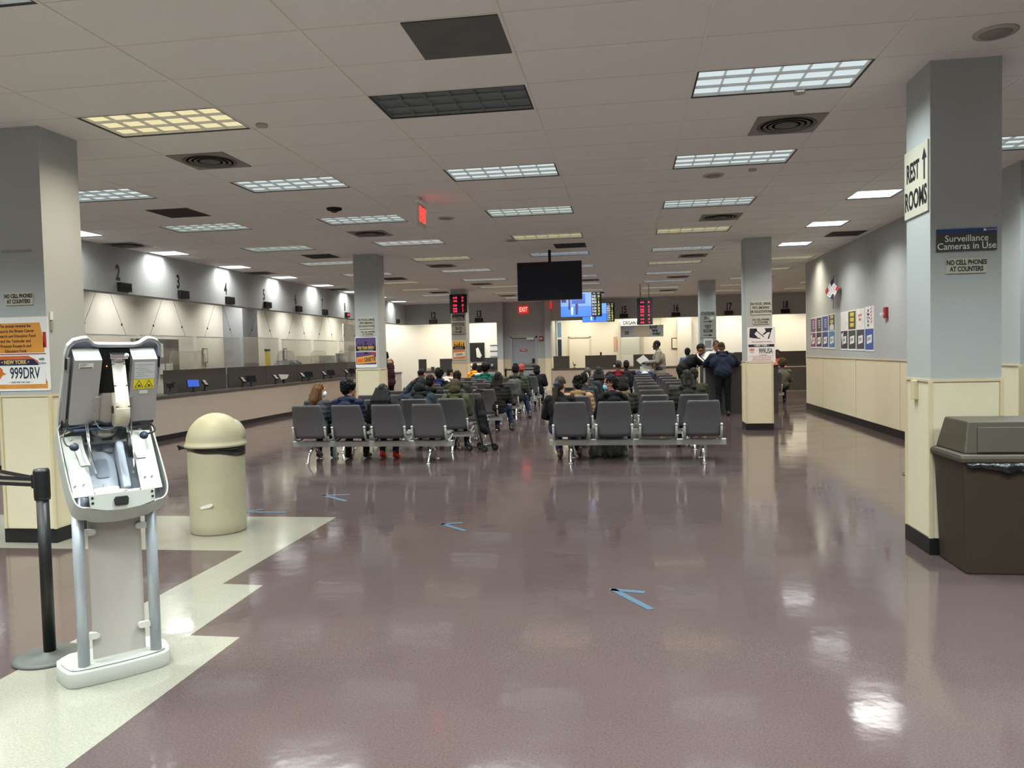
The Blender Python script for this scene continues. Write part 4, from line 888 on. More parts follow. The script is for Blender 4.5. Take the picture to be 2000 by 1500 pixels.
# ------------------------------------------------------------------ ticket kiosk
K = thing('ticket_kiosk', 'open white and grey ticket kiosk with its lid raised on two poles', 'kiosk', (-2.454, 3.38, 0), 47)
KW = mat('kiosk_white', (170, 171, 165), rough=.35, var=.02); KB = mat('kiosk_inner', (168, 176, 190), rough=.5, var=.06, vscale=12); KG = mat('kiosk_grey', (158, 154, 152), rough=.45, var=.03, vscale=10)
KL = mat('kiosk_greyshelf', (196, 196, 188), rough=.4); KS = mat('kiosk_silver', (176, 182, 190), rough=.35, metal=.35)
basep = [(-.235, .04), (-.22, -.02), (-.19, -.042), (-.12, -.052), (0, -.058), (.12, -.052), (.19, -.042), (.225, -.02), (.245, .05), (.25, .14), (.235, .21), (.19, .245), (0, .25), (-.19, .245), (-.235, .20), (-.245, .12)]
q = MB().prism(basep, 0, .075, KW, 'z', True); q.prism([(x*.93, y*.88+.012) for x, y in basep], .075, .088, KW, 'z', True); q.obj('base', K, bevel=.008)
for x in (-.148, .170): MB().lathe([(0, .088), (.026, .088), (.026, .93), (0, .93)], KS, (x, 0, 0), 28).obj('pole', K)
MB().box(-.105, .128, .018, .026, .10, .83, FROST).obj('front_panel', K, bevel=.001)
for x, z, s in ((-.105, .716, 1), (.128, .715, -1), (-.108, .221, 1), (.122, .224, -1)):
    MB().prism(rrect(.06, .03, .0149, 6), -.012, .012, KL).obj('panel_clip', K).location = (x+s*.0, .0, z)
def frame_node(name, y0, z0, lean):
    e = MB(); return y0, z0, lean
def onplane(o, y0, z0, lean): o.location = (0, y0, z0); o.rotation_euler = (R(lean), 0, 0); return o
# shell: outer tray, plane tilted back 35 deg (local x, w=up the slope, depth behind)
SH = (-.16, .86, -35)
def smooth_pts(p, n=3):
    for _ in range(n):
        p2 = []
        for i in range(len(p)):
            a, b = p[i], p[(i+1) % len(p)]; p2 += [(a[0]*.75+b[0]*.25, a[1]*.75+b[1]*.25), (a[0]*.25+b[0]*.75, a[1]*.25+b[1]*.75)]
        p = p2
    return p
so = smooth_pts([(-.203, .50), (-.203, .30), (-.190, .05), (-.165, 0.0), (-.12, -.005), (-.11, -.02), (.0, -.035), (.14, -.02), (.16, -.005), (.20, 0.0), (.228, .05), (.226, .16), (.214, .36), (.212, .50)], 2)
def ring(outer, t, d0, d1, m):
    # open tray: rim wall following the outline, thickness t toward centroid
    cx = sum(p[0] for p in outer)/len(outer); cz = sum(p[1] for p in outer)/len(outer)
    n = len(outer); inn = []
    for i in range(n):
        a = Vector(outer[i-1]); b = Vector(outer[(i+1) % n]); d = (b-a).normalized(); nn = Vector((-d.y, d.x))
        if nn.dot(Vector((cx, cz))-Vector(outer[i])) < 0: nn = -nn
        inn.append((outer[i][0]+nn.x*t, outer[i][1]+nn.y*t))
    v = [(x, d0, z) for x, z in outer]+[(x, d0, z) for x, z in inn]+[(x, d1, z) for x, z in outer]+[(x, d1, z) for x, z in inn]
    f = []
    for i in range(n):
        j = (i+1) % n
        f += [(i, j, n+j, n+i), (2*n+i, 3*n+i, 3*n+j, 2*n+j), (i, 2*n+i, 2*n+j, j), (n+i, n+j, 3*n+j, 3*n+i)]
    return MB().add(v, f, m), inn
q, inn = ring(so, .006, -.004, .12, KW)
onplane(q.obj('shell', K), *SH)
q = MB().prism([(x*.985, z*.98+.004) for x, z in inn], .12, .126, KB); onplane(q.obj('shell_back', K), *SH)
MB_ = MB().prism([(-.192, .385), (-.105, .388), (-.092, .062), (-.178, .062)], .012, .016, KW); onplane(MB_.obj('side_flap', K), *SH)
MB_ = MB().prism([(.108, .398), (.200, .39), (.203, .066), (.108, .062)], .012, .016, KW); onplane(MB_.obj('side_flap', K), *SH)
for x0, x1, z0, z1 in ((-.135, -.10, .22, .335), (.108, .145, .235, .355)): onplane(MB().prism([(x0-.012, z1), (x1-.01, z1), (x1+.012, z0), (x0+.008, z0)], .006, .011, ALU).obj('hinge_plate', K), *SH)
for x, z in ((-.165, .115), (-.13, .118), (.135, .125), (.165, .125), (-.15, .36), (.17, .37)):
    b_ = MB().lathe([(0, -.003), (.004, -.002), (.005, 0), (0, 0)], CHROME, n=10); b_.v = [(a, c, b) for a, b, c in b_.v]; o_ = onplane(b_.obj('screw', K), *SH); o_.location = (x, SH[0]+z*math.sin(R(35))+.008, SH[1]+z*math.cos(R(35)))
q = MB().prism(smooth_pts([(-.085, .33), (.03, .33), (.035, .13), (.01, .105), (-.075, .105), (-.09, .13)], 2), .085, .12, KB); onplane(q.obj('inner_cover', K), *SH)
q = MB().prism(rrect(.055, .10, .01, 4, -.027, .235), .078, .086, M(128, 138, 154)); onplane(q.obj('cover_recess', K), *SH)
q = MB().prism(rrect(.016, .018, .004, 3, -.027, .145), .078, .086, M(150, 160, 172)); onplane(q.obj('cover_button', K), *SH)
q = MB().box(.04, .075, .03, .12, .10, .36, KB); onplane(q.obj('inner_rib', K, bevel=.008), *SH)
# dark bracket with cut-outs across the top of the tray
q = MB()
for a in ([(-.105, .345), (.11, .345), (.11, .36), (-.105, .36)], [(-.105, .36), (-.095, .36), (-.085, .40), (-.10, .41)], [(-.05, .36), (-.02, .36), (-.005, .40), (-.06, .40)], [(.03, .36), (.06, .36), (.085, .40), (.045, .40)], [(-.105, .40), (.11, .40), (.11, .43), (-.105, .43)]): q.prism(a, .03, .036, M(78, 84, 82))
onplane(q.obj('hinge_bracket', K), *SH)
onplane(MB().prism(smooth_pts([(-.06, .43), (.06, .43), (.055, .40), (.03, .375), (-.03, .375), (-.055, .40)], 2), .015, .03, KG).obj('connector_plate', K), *SH)
onplane(MB().box(-.03, .025, .012, .0145, .385, .418, PAPER).box(-.012, .022, .0115, .0135, .418, .428, M(214, 200, 60)).obj('connector_label', K), *SH)
# front lip with latch
q = MB().prism([(-.125, .05), (-.122, -.012), (-.06, -.028), (.01, -.033), (.09, -.026), (.152, -.008), (.155, .048)], -.012, -.002, KW); onplane(q.obj('front_lip', K, bevel=.002), -.165, .865, -12)
q = MB().box(-.122, .153, -.004, .10, .045, .05, mat('kiosk_tan', (150, 132, 108), rough=.6)); onplane(q.obj('tray_edge', K), -.165, .865, -12)
q = MB().prism([(-.025, .018), (-.018, .03), (.032, .03), (.038, .018), (.034, -.01), (-.022, -.01)], -.022, -.01, BLACK); onplane(q.obj('latch', K, bevel=.003), -.165, .865, -12)
q = MB()
for x in (-.112, .142):
    for z in (.035, .012): q.prism([(x+.006*math.cos(R(a)), z+.006*math.sin(R(a))) for a in range(0, 360, 45)], -.0145, -.012, BLACK)
onplane(q.obj('lip_screws', K), -.165, .865, -12)
MB().box(-.10, .125, -.15, .05, .872, .876, M(120, 118, 116)).obj('tray_floor', K)
pr = MB().lathe([(0, 0), (.062, 0), (.062, .05), (0, .05)], M(214, 208, 192), (-.04, -.06, .877), 32).obj('spare_roll', K)
q = MB()
for (a, b, r_) in ((.02, -.12, 12), (.055, -.10, -24), (.0, -.115, 40)):
    c_, s_ = math.cos(R(r_)), math.sin(R(r_)); k_ = len(q.f)*.0004
    v = [(a+x*c_-y*s_, b+x*s_+y*c_, .905+k_+.006*(x > 0)) for x, y in ((-.05, -.03), (.05, -.03), (.05, .03), (-.05, .03))]; q.add(v+[(x, y, z-.0008) for x, y, z in v], [(0, 1, 2, 3), (7, 6, 5, 4), (0, 4, 5, 1), (1, 5, 6, 2), (2, 6, 7, 3), (3, 7, 4, 0)], PAPER)
tag(q.obj('ticket_stubs', K), 'loose white ticket stubs')
# lid
LD = (.10, 1.25, 18)
lo = [(-.197, -.055), (-.192, .06), (-.176, .22), (-.171, .32), (-.160, .365), (-.135, .392), (-.10, .402), (-.075, .405), (-.062, .392), (-.048, .377), (-.03, .373), (.05, .371), (.13, .371), (.15, .377), (.17, .392), (.187, .402), (.21, .400), (.235, .388), (.249, .365), (.250, .32), (.246, .22), (.232, .06), (.222, -.065), (.10, -.075), (-.08, -.070)]
q, li = ring(lo, .005, -.010, .03, KW); onplane(q.obj('lid', K), *LD)
onplane(MB().prism(li, .024, .03, KB).obj('lid_back', K), *LD)
q, _ = ring([(x*.975+.0007, z*.975+.004) for x, z in lo], .010, -.006, .024, KB); onplane(q.obj('lid_liner', K), *LD)
def boxcover(x0, x1, xb0, xb1, name):
    # tapered cover with a lighter sloping top
    v = [(xb0, -.05, -.012), (xb1, -.05, -.012), (x1, -.05, .308), (x0, -.05, .308), (x1-.008, .0, .346), (x0-.006, .0, .346), (xb0, .024, -.012), (xb1, .024, -.012), (x1, .024, .346), (x0, .024, .346)]
    mb = MB().add(v, [(0, 1, 2, 3), (0, 6, 7, 1), (1, 7, 8, 4, 2), (0, 3, 5, 9, 6), (5, 4, 8, 9)], KG); mb.add([v[3], v[2], v[4], v[5]], [(0, 1, 2, 3)], KL)
    return onplane(mb.obj(name, K), *LD)
boxcover(-.135, -.021, -.155, -.045, 'electronics_cover'); boxcover(.112, .223, .095, .226, 'electronics_cover')
onplane(MB().prism([(-.172, .31), (-.150, .31), (-.168, -.01), (-.188, -.01)], -.02, .0, KG).obj('side_rail', K), *LD)
onplane(MB().box(-.045, .112, .0, .02, .12, .345, MATTE).obj('printer_channel', K), *LD)
onplane(MB().add([(-.055, -.052, -.014), (.11, -.052, -.014), (.10, -.046, .125), (-.044, -.05, .128), (-.03, .0, .125), (.095, .0, .122)], [(0, 1, 2, 3), (3, 2, 5, 4)], M(168, 160, 154)).obj('roll_pocket', K), *LD)
onplane(MB().prism([(-.05, .125), (-.028, .13), (-.036, -.014), (-.058, -.014)], -.062, -.05, M(150, 142, 134)).obj('pocket_edge', K), *LD)
onplane(MB().prism([(.098, .12), (.112, .125), (.108, -.012), (.092, -.012)], -.062, -.05, M(140, 134, 130)).obj('pocket_edge', K), *LD)
rl = MB().lathe([(0, 0), (.082, 0), (.082, .058), (0, .058)], mat('roll_paper', (196, 188, 166), rough=.8), n=48); rl.v = [(.022+z, -.088+y, .07+x) for x, y, z in rl.v]; onplane(rl.obj('paper_roll', K), *LD)
rl = MB().lathe([(0, -.002), (.02, -.002), (.02, 0), (0, 0)], BLACK, n=20); rl.v = [(.021+z, -.088+y, .07+x) for x, y, z in rl.v]; onplane(rl.obj('roll_core', K), *LD)
onplane(MB().add([(.022, -.165, .10), (.080, -.165, .10), (.080, -.03, .30), (.022, -.03, .30), (.022, -.16, .10), (.080, -.16, .10), (.080, -.025, .30), (.022, -.025, .30)], [(0, 1, 2, 3), (7, 6, 5, 4), (0, 3, 7, 4), (1, 5, 6, 2), (0, 4, 5, 1), (3, 2, 6, 7)], PAPER).obj('paper_strip', K), *LD)
q = MB()
for t in (.05, .48, .92):
    y = -.165+(.135)*t; z = .10+.2*t
    for x in (.018, .072): q.box(x, x+.014, y-.003, y-.001, z-.001, z+.0015, MATTE)
onplane(q.obj('strip_marks', K), *LD)
onplane(MB().box(.012, .09, -.055, -.01, .313, .336, CHROME).box(.03, .065, -.05, -.01, .302, .313, M(190, 190, 186)).obj('ticket_printer', K, bevel=.002), *LD)
q = MB().lathe([(0, -.006), (.010, -.004), (.011, .004), (0, .006)], WHITE, n=14); q.v = [(x+.082, z-.058, y+.33) for x, y, z in q.v]; onplane(q.obj('printer_knob', K), *LD)
q = MB().lathe([(0, -.003), (.003, 0), (0, .003)], mat('led_small', (255, 90, 60), emit=8), n=8); q.v = [(x+.008, z-.004, y+.262) for x, y, z in q.v]; onplane(q.obj('status_led', K), *LD)
onplane(MB().box(-.118, -.058, -.0515, -.050, .268, .293, PAPER).box(-.114, -.09, -.052, -.0515, .282, .284, INK).box(-.114, -.062, -.052, -.0515, .270, .274, INK).box(-.114, -.08, -.052, -.0515, .288, .29, INK).obj('serial_label', K), *LD)
q = MB().box(.120, .212, -.0515, -.050, .208, .292, M(200, 202, 204))
for k in range(7): q.box(.124+.01*(k % 2), .206-.012*((k*3) % 4), -.052, -.0515, .281-k*.010, .2825-k*.010, M(120, 122, 126))
onplane(q.obj('instruction_label', K), *LD)
q = MB().box(.118, .210, -.0515, -.050, .157, .206, M(222, 206, 44))
for cx in (.142, .187):
    q.prism([(cx-.020, .164), (cx+.020, .164), (cx, .202)], -.052, -.0515, MATTE); q.prism([(cx-.0155, .1665), (cx+.0155, .1665), (cx, .197)], -.0525, -.052, M(222, 206, 44)); q.box(cx-.005, cx+.006, -.053, -.0525, .170, .178, MATTE)
onplane(q.obj('warning_label', K), *LD)
onplane(MB().box(.145, .183, -.0515, -.050, .132, .148, PAPER).obj('small_label', K), *LD)
for x, y, z, w_, h_ in ((-.168, -.03, .285, .008, .055), (.236, -.03, .285, .008, .055), (-.182, -.03, -.02, .006, .045), (.218, -.03, -.01, .006, .045)): onplane(MB().box(x-w_/2, x+w_/2, y, y+.02, z-h_/2, z+h_/2, MATTE).obj('edge_slot', K), *LD)
# struts, cables
def kt(name, pts, r, m): MB().tube(pts, r, m, 8).obj(name, K)
def spline(p, n=8):
    out = []; P = [Vector(a) for a in p]; P = [P[0]]+P+[P[-1]]
    for i in range(1, len(P)-2):
        for k in range(n):
            t = k/n; a, b, c, d_ = P[i-1], P[i], P[i+1], P[i+2]
            out.append(.5*((2*b)+(-a+c)*t+(2*a-5*b+4*c-d_)*t*t+(-a+3*b-3*c+d_)*t**3))
    out.append(P[-2]); return out
kt('lid_stay', [(-.085, .02, 1.235), (-.088, -.03, 1.12), (-.075, -.075, 1.0)], .004, CHROME); kt('lid_stay', [(-.093, .02, 1.23), (-.09, -.05, 1.05)], .003, CHROME)
MB().tube([(.082, .02, 1.265), (.082, -.015, 1.17)], .006, CHROME, 8).tube([(.082, -.015, 1.17), (.078, -.06, 1.06)], .010, BLACK, 10).obj('gas_strut', K)
kt('lid_stay', [(.10, .0, 1.24), (.09, -.07, 1.03), (.08, -.10, .99)], .004, CHROME)
CB = mat('cable_dark', (30, 40, 60), rough=.5)
kt('cable', spline([(-.175, .06, 1.205), (-.10, .05, 1.215), (-.05, .04, 1.235), (0, .04, 1.22), (.06, .04, 1.235)]), .006, CB)
kt('cable', spline([(-.165, .05, 1.21), (-.19, .0, 1.175), (-.185, -.04, 1.14), (-.16, -.04, 1.13)]), .0035, BLACK)
kt('cable', spline([(.15, .05, 1.21), (.195, .02, 1.205), (.20, -.02, 1.175), (.15, -.03, 1.16)]), .005, BLACK)
kt('cable', spline([(-.05, .04, 1.24), (-.03, .0, 1.20), (.03, .0, 1.205), (.06, .03, 1.24)]), .0025, M(120, 130, 140)); kt('cable', spline([(-.14, .05, 1.195), (0, .05, 1.20), (.1, .05, 1.195)]), .007, M(60, 76, 104))
for x, z in ((-.155, 1.128), (.145, 1.158)):
    q = MB().lathe([(0, 0), (.02, 0), (.018, .01), (0, .012)], CB, n=16).obj('grommet', K); q.location = (x, -.045, z); q.rotation_euler = (R(60), 0, 0)
# ------------------------------------------------------------------ people
def cap_geo(p0, p1, r0, r1, n=14, h=5):
    p0, p1 = Vector(p0), Vector(p1); d = p1-p0; L = d.length
    d = d.normalized() if L > 1e-6 else Vector((0, 0, 1)); a = d.orthogonal().normalized(); b = d.cross(a)
    rings = [(p0-d*r0*math.cos(math.pi/2*k/h), r0*math.sin(math.pi/2*k/h)) for k in range(1, h+1)]+[(p1+d*r1*math.sin(math.pi/2*k/h), r1*math.cos(math.pi/2*k/h)) for k in range(0, h)]
    vs = [p0-d*r0]; fs = []
    for c, r in rings:
        for k in range(n): t = 2*math.pi*k/n; vs.append(c+a*r*math.cos(t)+b*r*math.sin(t))
    vs.append(p1+d*r1); m = len(rings)
    for k in range(n): fs.append((0, 1+(k+1) % n, 1+k)); fs.append((len(vs)-1, 1+(m-1)*n+k, 1+(m-1)*n+(k+1) % n))
    for i in range(m-1):
        for k in range(n): fs.append((1+i*n+k, 1+i*n+(k+1) % n, 1+(i+1)*n+(k+1) % n, 1+(i+1)*n+k))
    return vs, fs
def ell_geo(c, r, rot=None, n=18, h=10):
    vs, fs = cap_geo((0, 0, -1e-5), (0, 0, 1e-5), 1, 1, n, h)
    Mx = rot if rot else Matrix.Identity(3)
    return [Vector(c)+Mx@Vector((v.x*r[0], v.y*r[1], v.z*r[2])) for v in vs], fs
class Blob:
    def __init__(s): s.v = []; s.f = []
    def put(s, g): o = len(s.v); s.v += [tuple(p) for p in g[0]]; s.f += [tuple(i+o for i in f) for f in g[1]]; return s
    def cap(s, a, b, r0, r1=None): return s.put(cap_geo(a, b, r0, r0 if r1 is None else r1))
    def ell(s, c, r, rot=None): return s.put(ell_geo(c, r, rot))
    def make(s, name, m, parent=None, voxel=.012, smooth=5, disp=None):
        me = bpy.data.meshes.new(name); me.from_pydata(s.v, [], s.f); o = bpy.data.objects.new(name, me); C.objects.link(o)
        r = o.modifiers.new('r', 'REMESH'); r.mode = 'VOXEL'; r.voxel_size = voxel; r.use_smooth_shade = True
        if smooth: q = o.modifiers.new('s', 'SMOOTH'); q.iterations = smooth; q.factor = .5
        me2 = bpy.data.meshes.new_from_object(o.evaluated_get(bpy.context.evaluated_depsgraph_get())); me2.name = name
        o.modifiers.clear(); o.data = me2; bpy.data.meshes.remove(me); me2.materials.clear(); me2.materials.append(m)
        if disp:
            n = len(me2.vertices); co = np.empty(n*3); no = np.empty(n*3); me2.vertices.foreach_get('co', co); me2.vertex_normals.foreach_get('vector', no)
            co = co.reshape(-1, 3); no = no.reshape(-1, 3); co += no*disp(co)[:, None]; me2.vertices.foreach_set('co', co.ravel()); me2.update()
        me2.polygons.foreach_set('use_smooth', [True]*len(me2.polygons))
        if parent: o.parent = parent
        return o
def puff(co): return .011*np.abs(np.sin(co[:, 2]*math.pi/.075+1.2*np.sin(co[:, 0]*9)*.3))-.004
def fold(co): return .006*np.sin(co[:, 0]*31+co[:, 2]*17+2*np.sin(co[:, 2]*13))*np.sin(co[:, 2]*23+co[:, 1]*19)
def fuzz(co): return .012*np.sin(co[:, 0]*90+3*np.sin(co[:, 2]*60))*np.sin(co[:, 2]*85+2*np.sin(co[:, 1]*70))
def strands(co): return .004*np.sin(co[:, 0]*160+2*np.sin(co[:, 2]*14))
def skinm(c): return mat('skin_%d_%d_%d' % c, c, rough=.55)
def cloth(c, v=.12): return mat('cloth_%d_%d_%d' % c, c, rough=.9, spec=.15, var=v, vscale=14, bump=.25, bscale=70)
def hairm(c):
    c = tuple(int(v*.72) for v in c)
    return mat('hair_%d_%d_%d' % c, c, rough=.6, spec=.2, var=.3, vscale=30)
def hand(B, wr, dirv, up, s=1.0, curl=.35):
    d = Vector(dirv).normalized(); u = Vector(up); u = (u-d*u.dot(d)).normalized(); sd = d.cross(u)
    w0 = Vector(wr); pc = w0+d*.045*s
    B.cap(w0, pc+d*.02*s, .024*s, .03*s); B.ell(pc+d*.01*s, (.036*s, .036*s, .03*s))
    for k, L in enumerate((.062, .072, .068, .052)):
        b = pc+d*.03*s+sd*(-.03+.02*k)*s; m_ = b+(d-u*curl*.5).normalized()*L*.5*s; e = m_+(d-u*curl*1.8).normalized()*L*.55*s
        B.cap(b-d*.01*s, m_, .0105*s, .0095*s); B.cap(m_, e, .0095*s, .008*s)
    t0 = w0+d*.02*s-sd*.028*s; t1 = t0+(d-sd*.9).normalized()*.035*s; t2 = t1+(d*1.2-sd*.3-u*curl).normalized()*.03*s
    B.cap(t0, t1, .012*s, .011*s); B.cap(t1, t2, .011*s, .009*s)
def person(label, x, y, rz=0, pose='sit', s=.93, bend=4, roll=0, hyaw=0, hpitch=12, skin=(118, 84, 66), jk=(40, 42, 46), jt='fold', tr=(36, 40, 52), shoe=(26, 26, 28),
           hair='short', hc=(24, 20, 18), arms='lap', hood=None, collar=None, mask=None, wide=1.0, voxel=.012, jlen=0.0, eyes=False, Rarm=None, Larm=None, extra=None, fat=1.0, z0=0.0, skirt=None, feet=None, hs=1.0, legs=True):
    sk = skinm(skin)
    hip = Vector((0, 0, .49 if pose == 'sit' else .92))
    T = Matrix.Rotation(R(-bend), 3, 'X') @ Matrix.Rotation(R(roll), 3, 'Y')
    def tp(a, b, c): return hip+T@Vector((a, b, c))
    chest, shc, neck = tp(0, 0, .27), tp(0, -.005, .42), tp(0, .005, .50)
    sh = {e: tp(e*.175*wide, 0, .42) for e in (-1, 1)}
    Hm = Matrix.Rotation(R(-hyaw), 3, 'Z') @ Matrix.Rotation(R(-hpitch), 3, 'X')
    hcn = neck+Vector((0, .02, .12*hs))+Hm@Vector((0, .02, .0))+T@Vector((0, 0, .02))
    def hp(a, b, c): return hcn+Hm@Vector((a*hs, b*hs, c*hs))
    if pose == 'sit':
        kn = {e: Vector((e*.11, .43, .47)) for e in (-1, 1)}; an = {e: Vector((e*.12, .40, .09)) for e in (-1, 1)}
    elif pose == 'walk':
        kn = {-1: Vector((-.08, .16, .50)), 1: Vector((.08, -.02, .48))}; an = {-1: Vector((-.08, .22, .09)), 1: Vector((.08, -.26, .13))}
    else:
        kn = {e: Vector((e*.095, .03, .49)) for e in (-1, 1)}; an = {e: Vector((e*.105, -.01, .085)) for e in (-1, 1)}
    if feet: an = {e: an[e]+Vector(feet[(e+1)//2]) for e in (-1, 1)}; kn = {e: kn[e]+Vector(feet[(e+1)//2])*.4 for e in (-1, 1)}
    A = {}
    for e in (-1, 1):
        own = Rarm if e > 0 else Larm
        if own: A[e] = (Vector(own[0]), Vector(own[1]))
        elif arms == 'lap': A[e] = (sh[e]+Vector((e*.065, .03, -.25)), Vector((e*.10, .27, .60)))
        elif arms == 'lean': A[e] = (sh[e]+Vector((e*.13, .17, -.17)), sh[e]+Vector((e*.02, .38, -.24)))
        else: A[e] = (sh[e]+Vector((e*.05, -.02, -.27)), sh[e]+Vector((e*.05, .06, -.50)))
    B = Blob()
    B.ell(hp(0, -.005, .02), (.074*hs, .094*hs, .105*hs), Hm).ell(hp(0, .03, -.045), (.056*hs, .062*hs, .068*hs), Hm)
    B.cap(hp(0, .09, .0), hp(0, .104, -.026), .011, .016).ell(hp(0, .085, -.062), (.024, .014, .010), Hm).ell(hp(0, .078, -.092), (.024, .02, .018), Hm).ell(hp(0, .075, .035), (.05, .022, .012), Hm)
    for e in (-1, 1): B.ell(hp(e*.076, -.005, -.01), (.012, .022, .034), Hm)
    B.cap(shc, hcn-Vector((0, 0, .05)), .06, .052)
    B.cap(hip, chest, .11, .12).cap(chest+T@Vector((-.08, 0, .06)), chest+T@Vector((.08, 0, .06)), .09, .09).cap(hip+Vector((-.06, 0, 0)), hip+Vector((.06, 0, 0)), .10, .10)
    for e in (-1, 1):
        B.cap(shc, sh[e], .06, .055); B.cap(sh[e], A[e][0], .05, .04); B.cap(A[e][0], A[e][1], .04, .027)
        dv = (A[e][1]-A[e][0]).normalized(); hand(B, A[e][1], dv, Vector((0, 0, 1)) if abs(dv.z) < .8 else Vector((0, -1, 0)), 1.0)
        B.cap(hip+Vector((e*.085, 0, 0)), kn[e], .08, .055); B.cap(kn[e], an[e], .052, .035); B.cap(an[e], an[e]+Vector((0, .13, -.045)), .035, .03)
    body = B.make('person', sk, None, voxel, 4)
    tag(body, label, 'person'); body.location = (x, y, z0); body.rotation_euler = (0, 0, R(rz)); body.scale = (s, s, s)
    J = Blob(); f = fat
    J.cap(hip+Vector((-.05, 0, .06-jlen)), hip+Vector((.05, 0, .06-jlen)), .13*f, .13*f)
    J.cap(hip+Vector((0, 0, .05)), chest, .145*f, .15*f).cap(chest+T@Vector((-.09*wide, 0, .05)), chest+T@Vector((.09*wide, 0, .05)), .115*f, .115*f).ell(tp(0, -.01, .28), (.20*wide*f, .135*f, .20), T)
    for e in (-1, 1): J.cap(shc+T@Vector((0, 0, -.01)), sh[e], .075*f, .07*f); J.cap(sh[e], A[e][0], .072*f, .06*f); J.cap(A[e][0], A[e][1]-(A[e][1]-A[e][0]).normalized()*.01, .058*f, .042)
    if jlen > .05:
        for e in (-1, 1): J.cap(hip+Vector((e*.05, 0, 0)), hip+(kn[e]-hip)*min(.9, jlen*2), .13, .12)
    J.cap(neck+Vector((0, -.01, -.05)), neck+Vector((0, -.005, -.01 if not collar else .03)), .085, .068 if not collar else .075)
    dfn = {'puffer': puff, 'fold': fold, 'fuzzy': fuzz}[jt]
    jo = J.make('jacket', cloth(jk), body, voxel, 4, dfn)
    if hood:
        Hd = Blob(); b_ = tp(0, -.09, .45)
        Hd.cap(b_+T@Vector((-.09, .03, .02)), b_+T@Vector((.09, .03, .02)), .055, .055).cap(b_+T@Vector((-.06, -.02, -.06)), b_+T@Vector((.06, -.02, -.06)), .05, .05).cap(b_+T@Vector((-.10, .08, .03)), b_+T@Vector((-.09, .0, .03)), .045).cap(b_+T@Vector((.10, .08, .03)), b_+T@Vector((.09, 0, .03)), .045)
        Hd.make('hood', cloth(hood), body, voxel, 4, fuzz if jt == 'fuzzy' or sum(hood) < 90 and jt == 'puffer' else fold)
    Tr = Blob()
    if skirt:
        Tr.cap(hip+Vector((-.07, .0, 0)), hip+Vector((.07, 0, 0)), .125).cap(Vector((-.12, .36, .44)), Vector((.12, .36, .44)), .12)
        for a_ in (-.24, -.12, 0, .12, .24): Tr.cap(Vector((a_*.6, .38, .42)), Vector((a_, .40, .06)), .12, .08)
        for a_ in (-.1, 0, .1): Tr.cap(hip+Vector((a_*.7, 0, 0)), Vector((a_, .36, .44)), .12, .12)
        Tr.make('skirt', skirt, body, voxel, 3, fold)
    else:
        Tr.cap(hip+Vector((-.07, 0, .0)), hip+Vector((.07, 0, 0)), .118, .118)
        for e in (-1, 1): Tr.cap(hip+Vector((e*.08, 0, 0)), kn[e], .10, .073); Tr.cap(kn[e], an[e]+Vector((0, 0, .0)), .07, .05)
        Tr.make('trousers', cloth(tr), body, voxel, 3, fold)
    for e in (-1, 1):
        Sh = Blob(); a = an[e]; Sh.cap(a+Vector((0, -.03, -.035)), a+Vector((0, .08, -.05)), .046, .042).cap(a+Vector((0, .06, -.05)), a+Vector((e*.01, .15, -.055)), .042, .034).cap(a+Vector((0, -.01, 0)), a+Vector((0, -.005, .03)), .045, .046)
        Sh.v = [(vx, vy, max(vz, .002 if pose != 'walk' or e < 0 else vz)) for vx, vy, vz in Sh.v]
        Sh.make('shoe', M(*shoe, rough=.5), body, .011, 2)
    hm = hairm(hc); Hb = Blob()
    if hair in ('short', 'ponytail', 'bun', 'long', 'mid'):
        Hb.ell(hp(0, -.018, .04), (.083*hs, .098*hs, .098*hs), Hm).ell(hp(0, -.05, -.01), (.077*hs, .062*hs, .085*hs), Hm)
    if hair == 'ponytail': Hb.ell(hp(0, -.11, .0), (.035, .035, .04)).cap(hp(0, -.12, -.02), hp(0, -.12, -.2), .04, .045).cap(hp(0, -.12, -.2), hp(0.01, -.125, -.38), .045, .018)
    if hair == 'bun':
        rr = random.Random(3)
        for _ in range(16): a_ = rr.uniform(0, 6.28); Hb.ell(hp(.055*math.cos(a_), -.07+.05*math.sin(a_), .10+rr.uniform(-.02, .04)), (.028, .028, .028))
    if hair == 'long': 
        for a_ in (-.07, -.035, 0, .035, .07): Hb.cap(hp(a_*1.0, -.055, .02), hp(a_*1.7, -.11, -.17), .055, .055).cap(hp(a_*1.7, -.11, -.17), hp(a_*1.8, -.15, -.40+abs(a_)), .05, .02)
        for e in (-1, 1): Hb.cap(hp(e*.07, 0, .02), hp(e*.09, -.03, -.18), .03, .035)
    if hair == 'mid':
        for a_ in (-.07, 0, .07): Hb.cap(hp(a_, -.05, 0), hp(a_*1.1, -.08, -.15), .045, .04)
    if hair == 'afro':
        Hb.ell(hp(0, -.03, .05), (.115*hs, .12*hs, .115*hs), Hm).ell(hp(0, -.06, 0), (.10, .075, .09), Hm)
        rr = random.Random(len(label))
        for _ in range(16):
            a_, b_ = rr.uniform(0, 6.28), rr.uniform(0, 1.4); Hb.ell(hp(.1*math.cos(a_)*math.cos(b_), -.03+.1*math.sin(a_)*math.cos(b_), .05+.1*math.sin(b_)), (.035, .035, .035))
        Hb.v = [v for v in Hb.v]
    if hair == 'buzz': Hb.ell(hp(0, -.014, .03), (.078*hs, .096*hs, .098*hs), Hm)
    if hair in ('beanie', 'scarf'): Hb.ell(hp(0, -.012, .05), (.088*hs, .104*hs, .105*hs), Hm).ell(hp(0, -.035, .0), (.088*hs, .08*hs, .06*hs), Hm)
    if hair == 'beanie': Hb.ell(hp(0, -.03, .13), (.06, .06, .05), Hm)
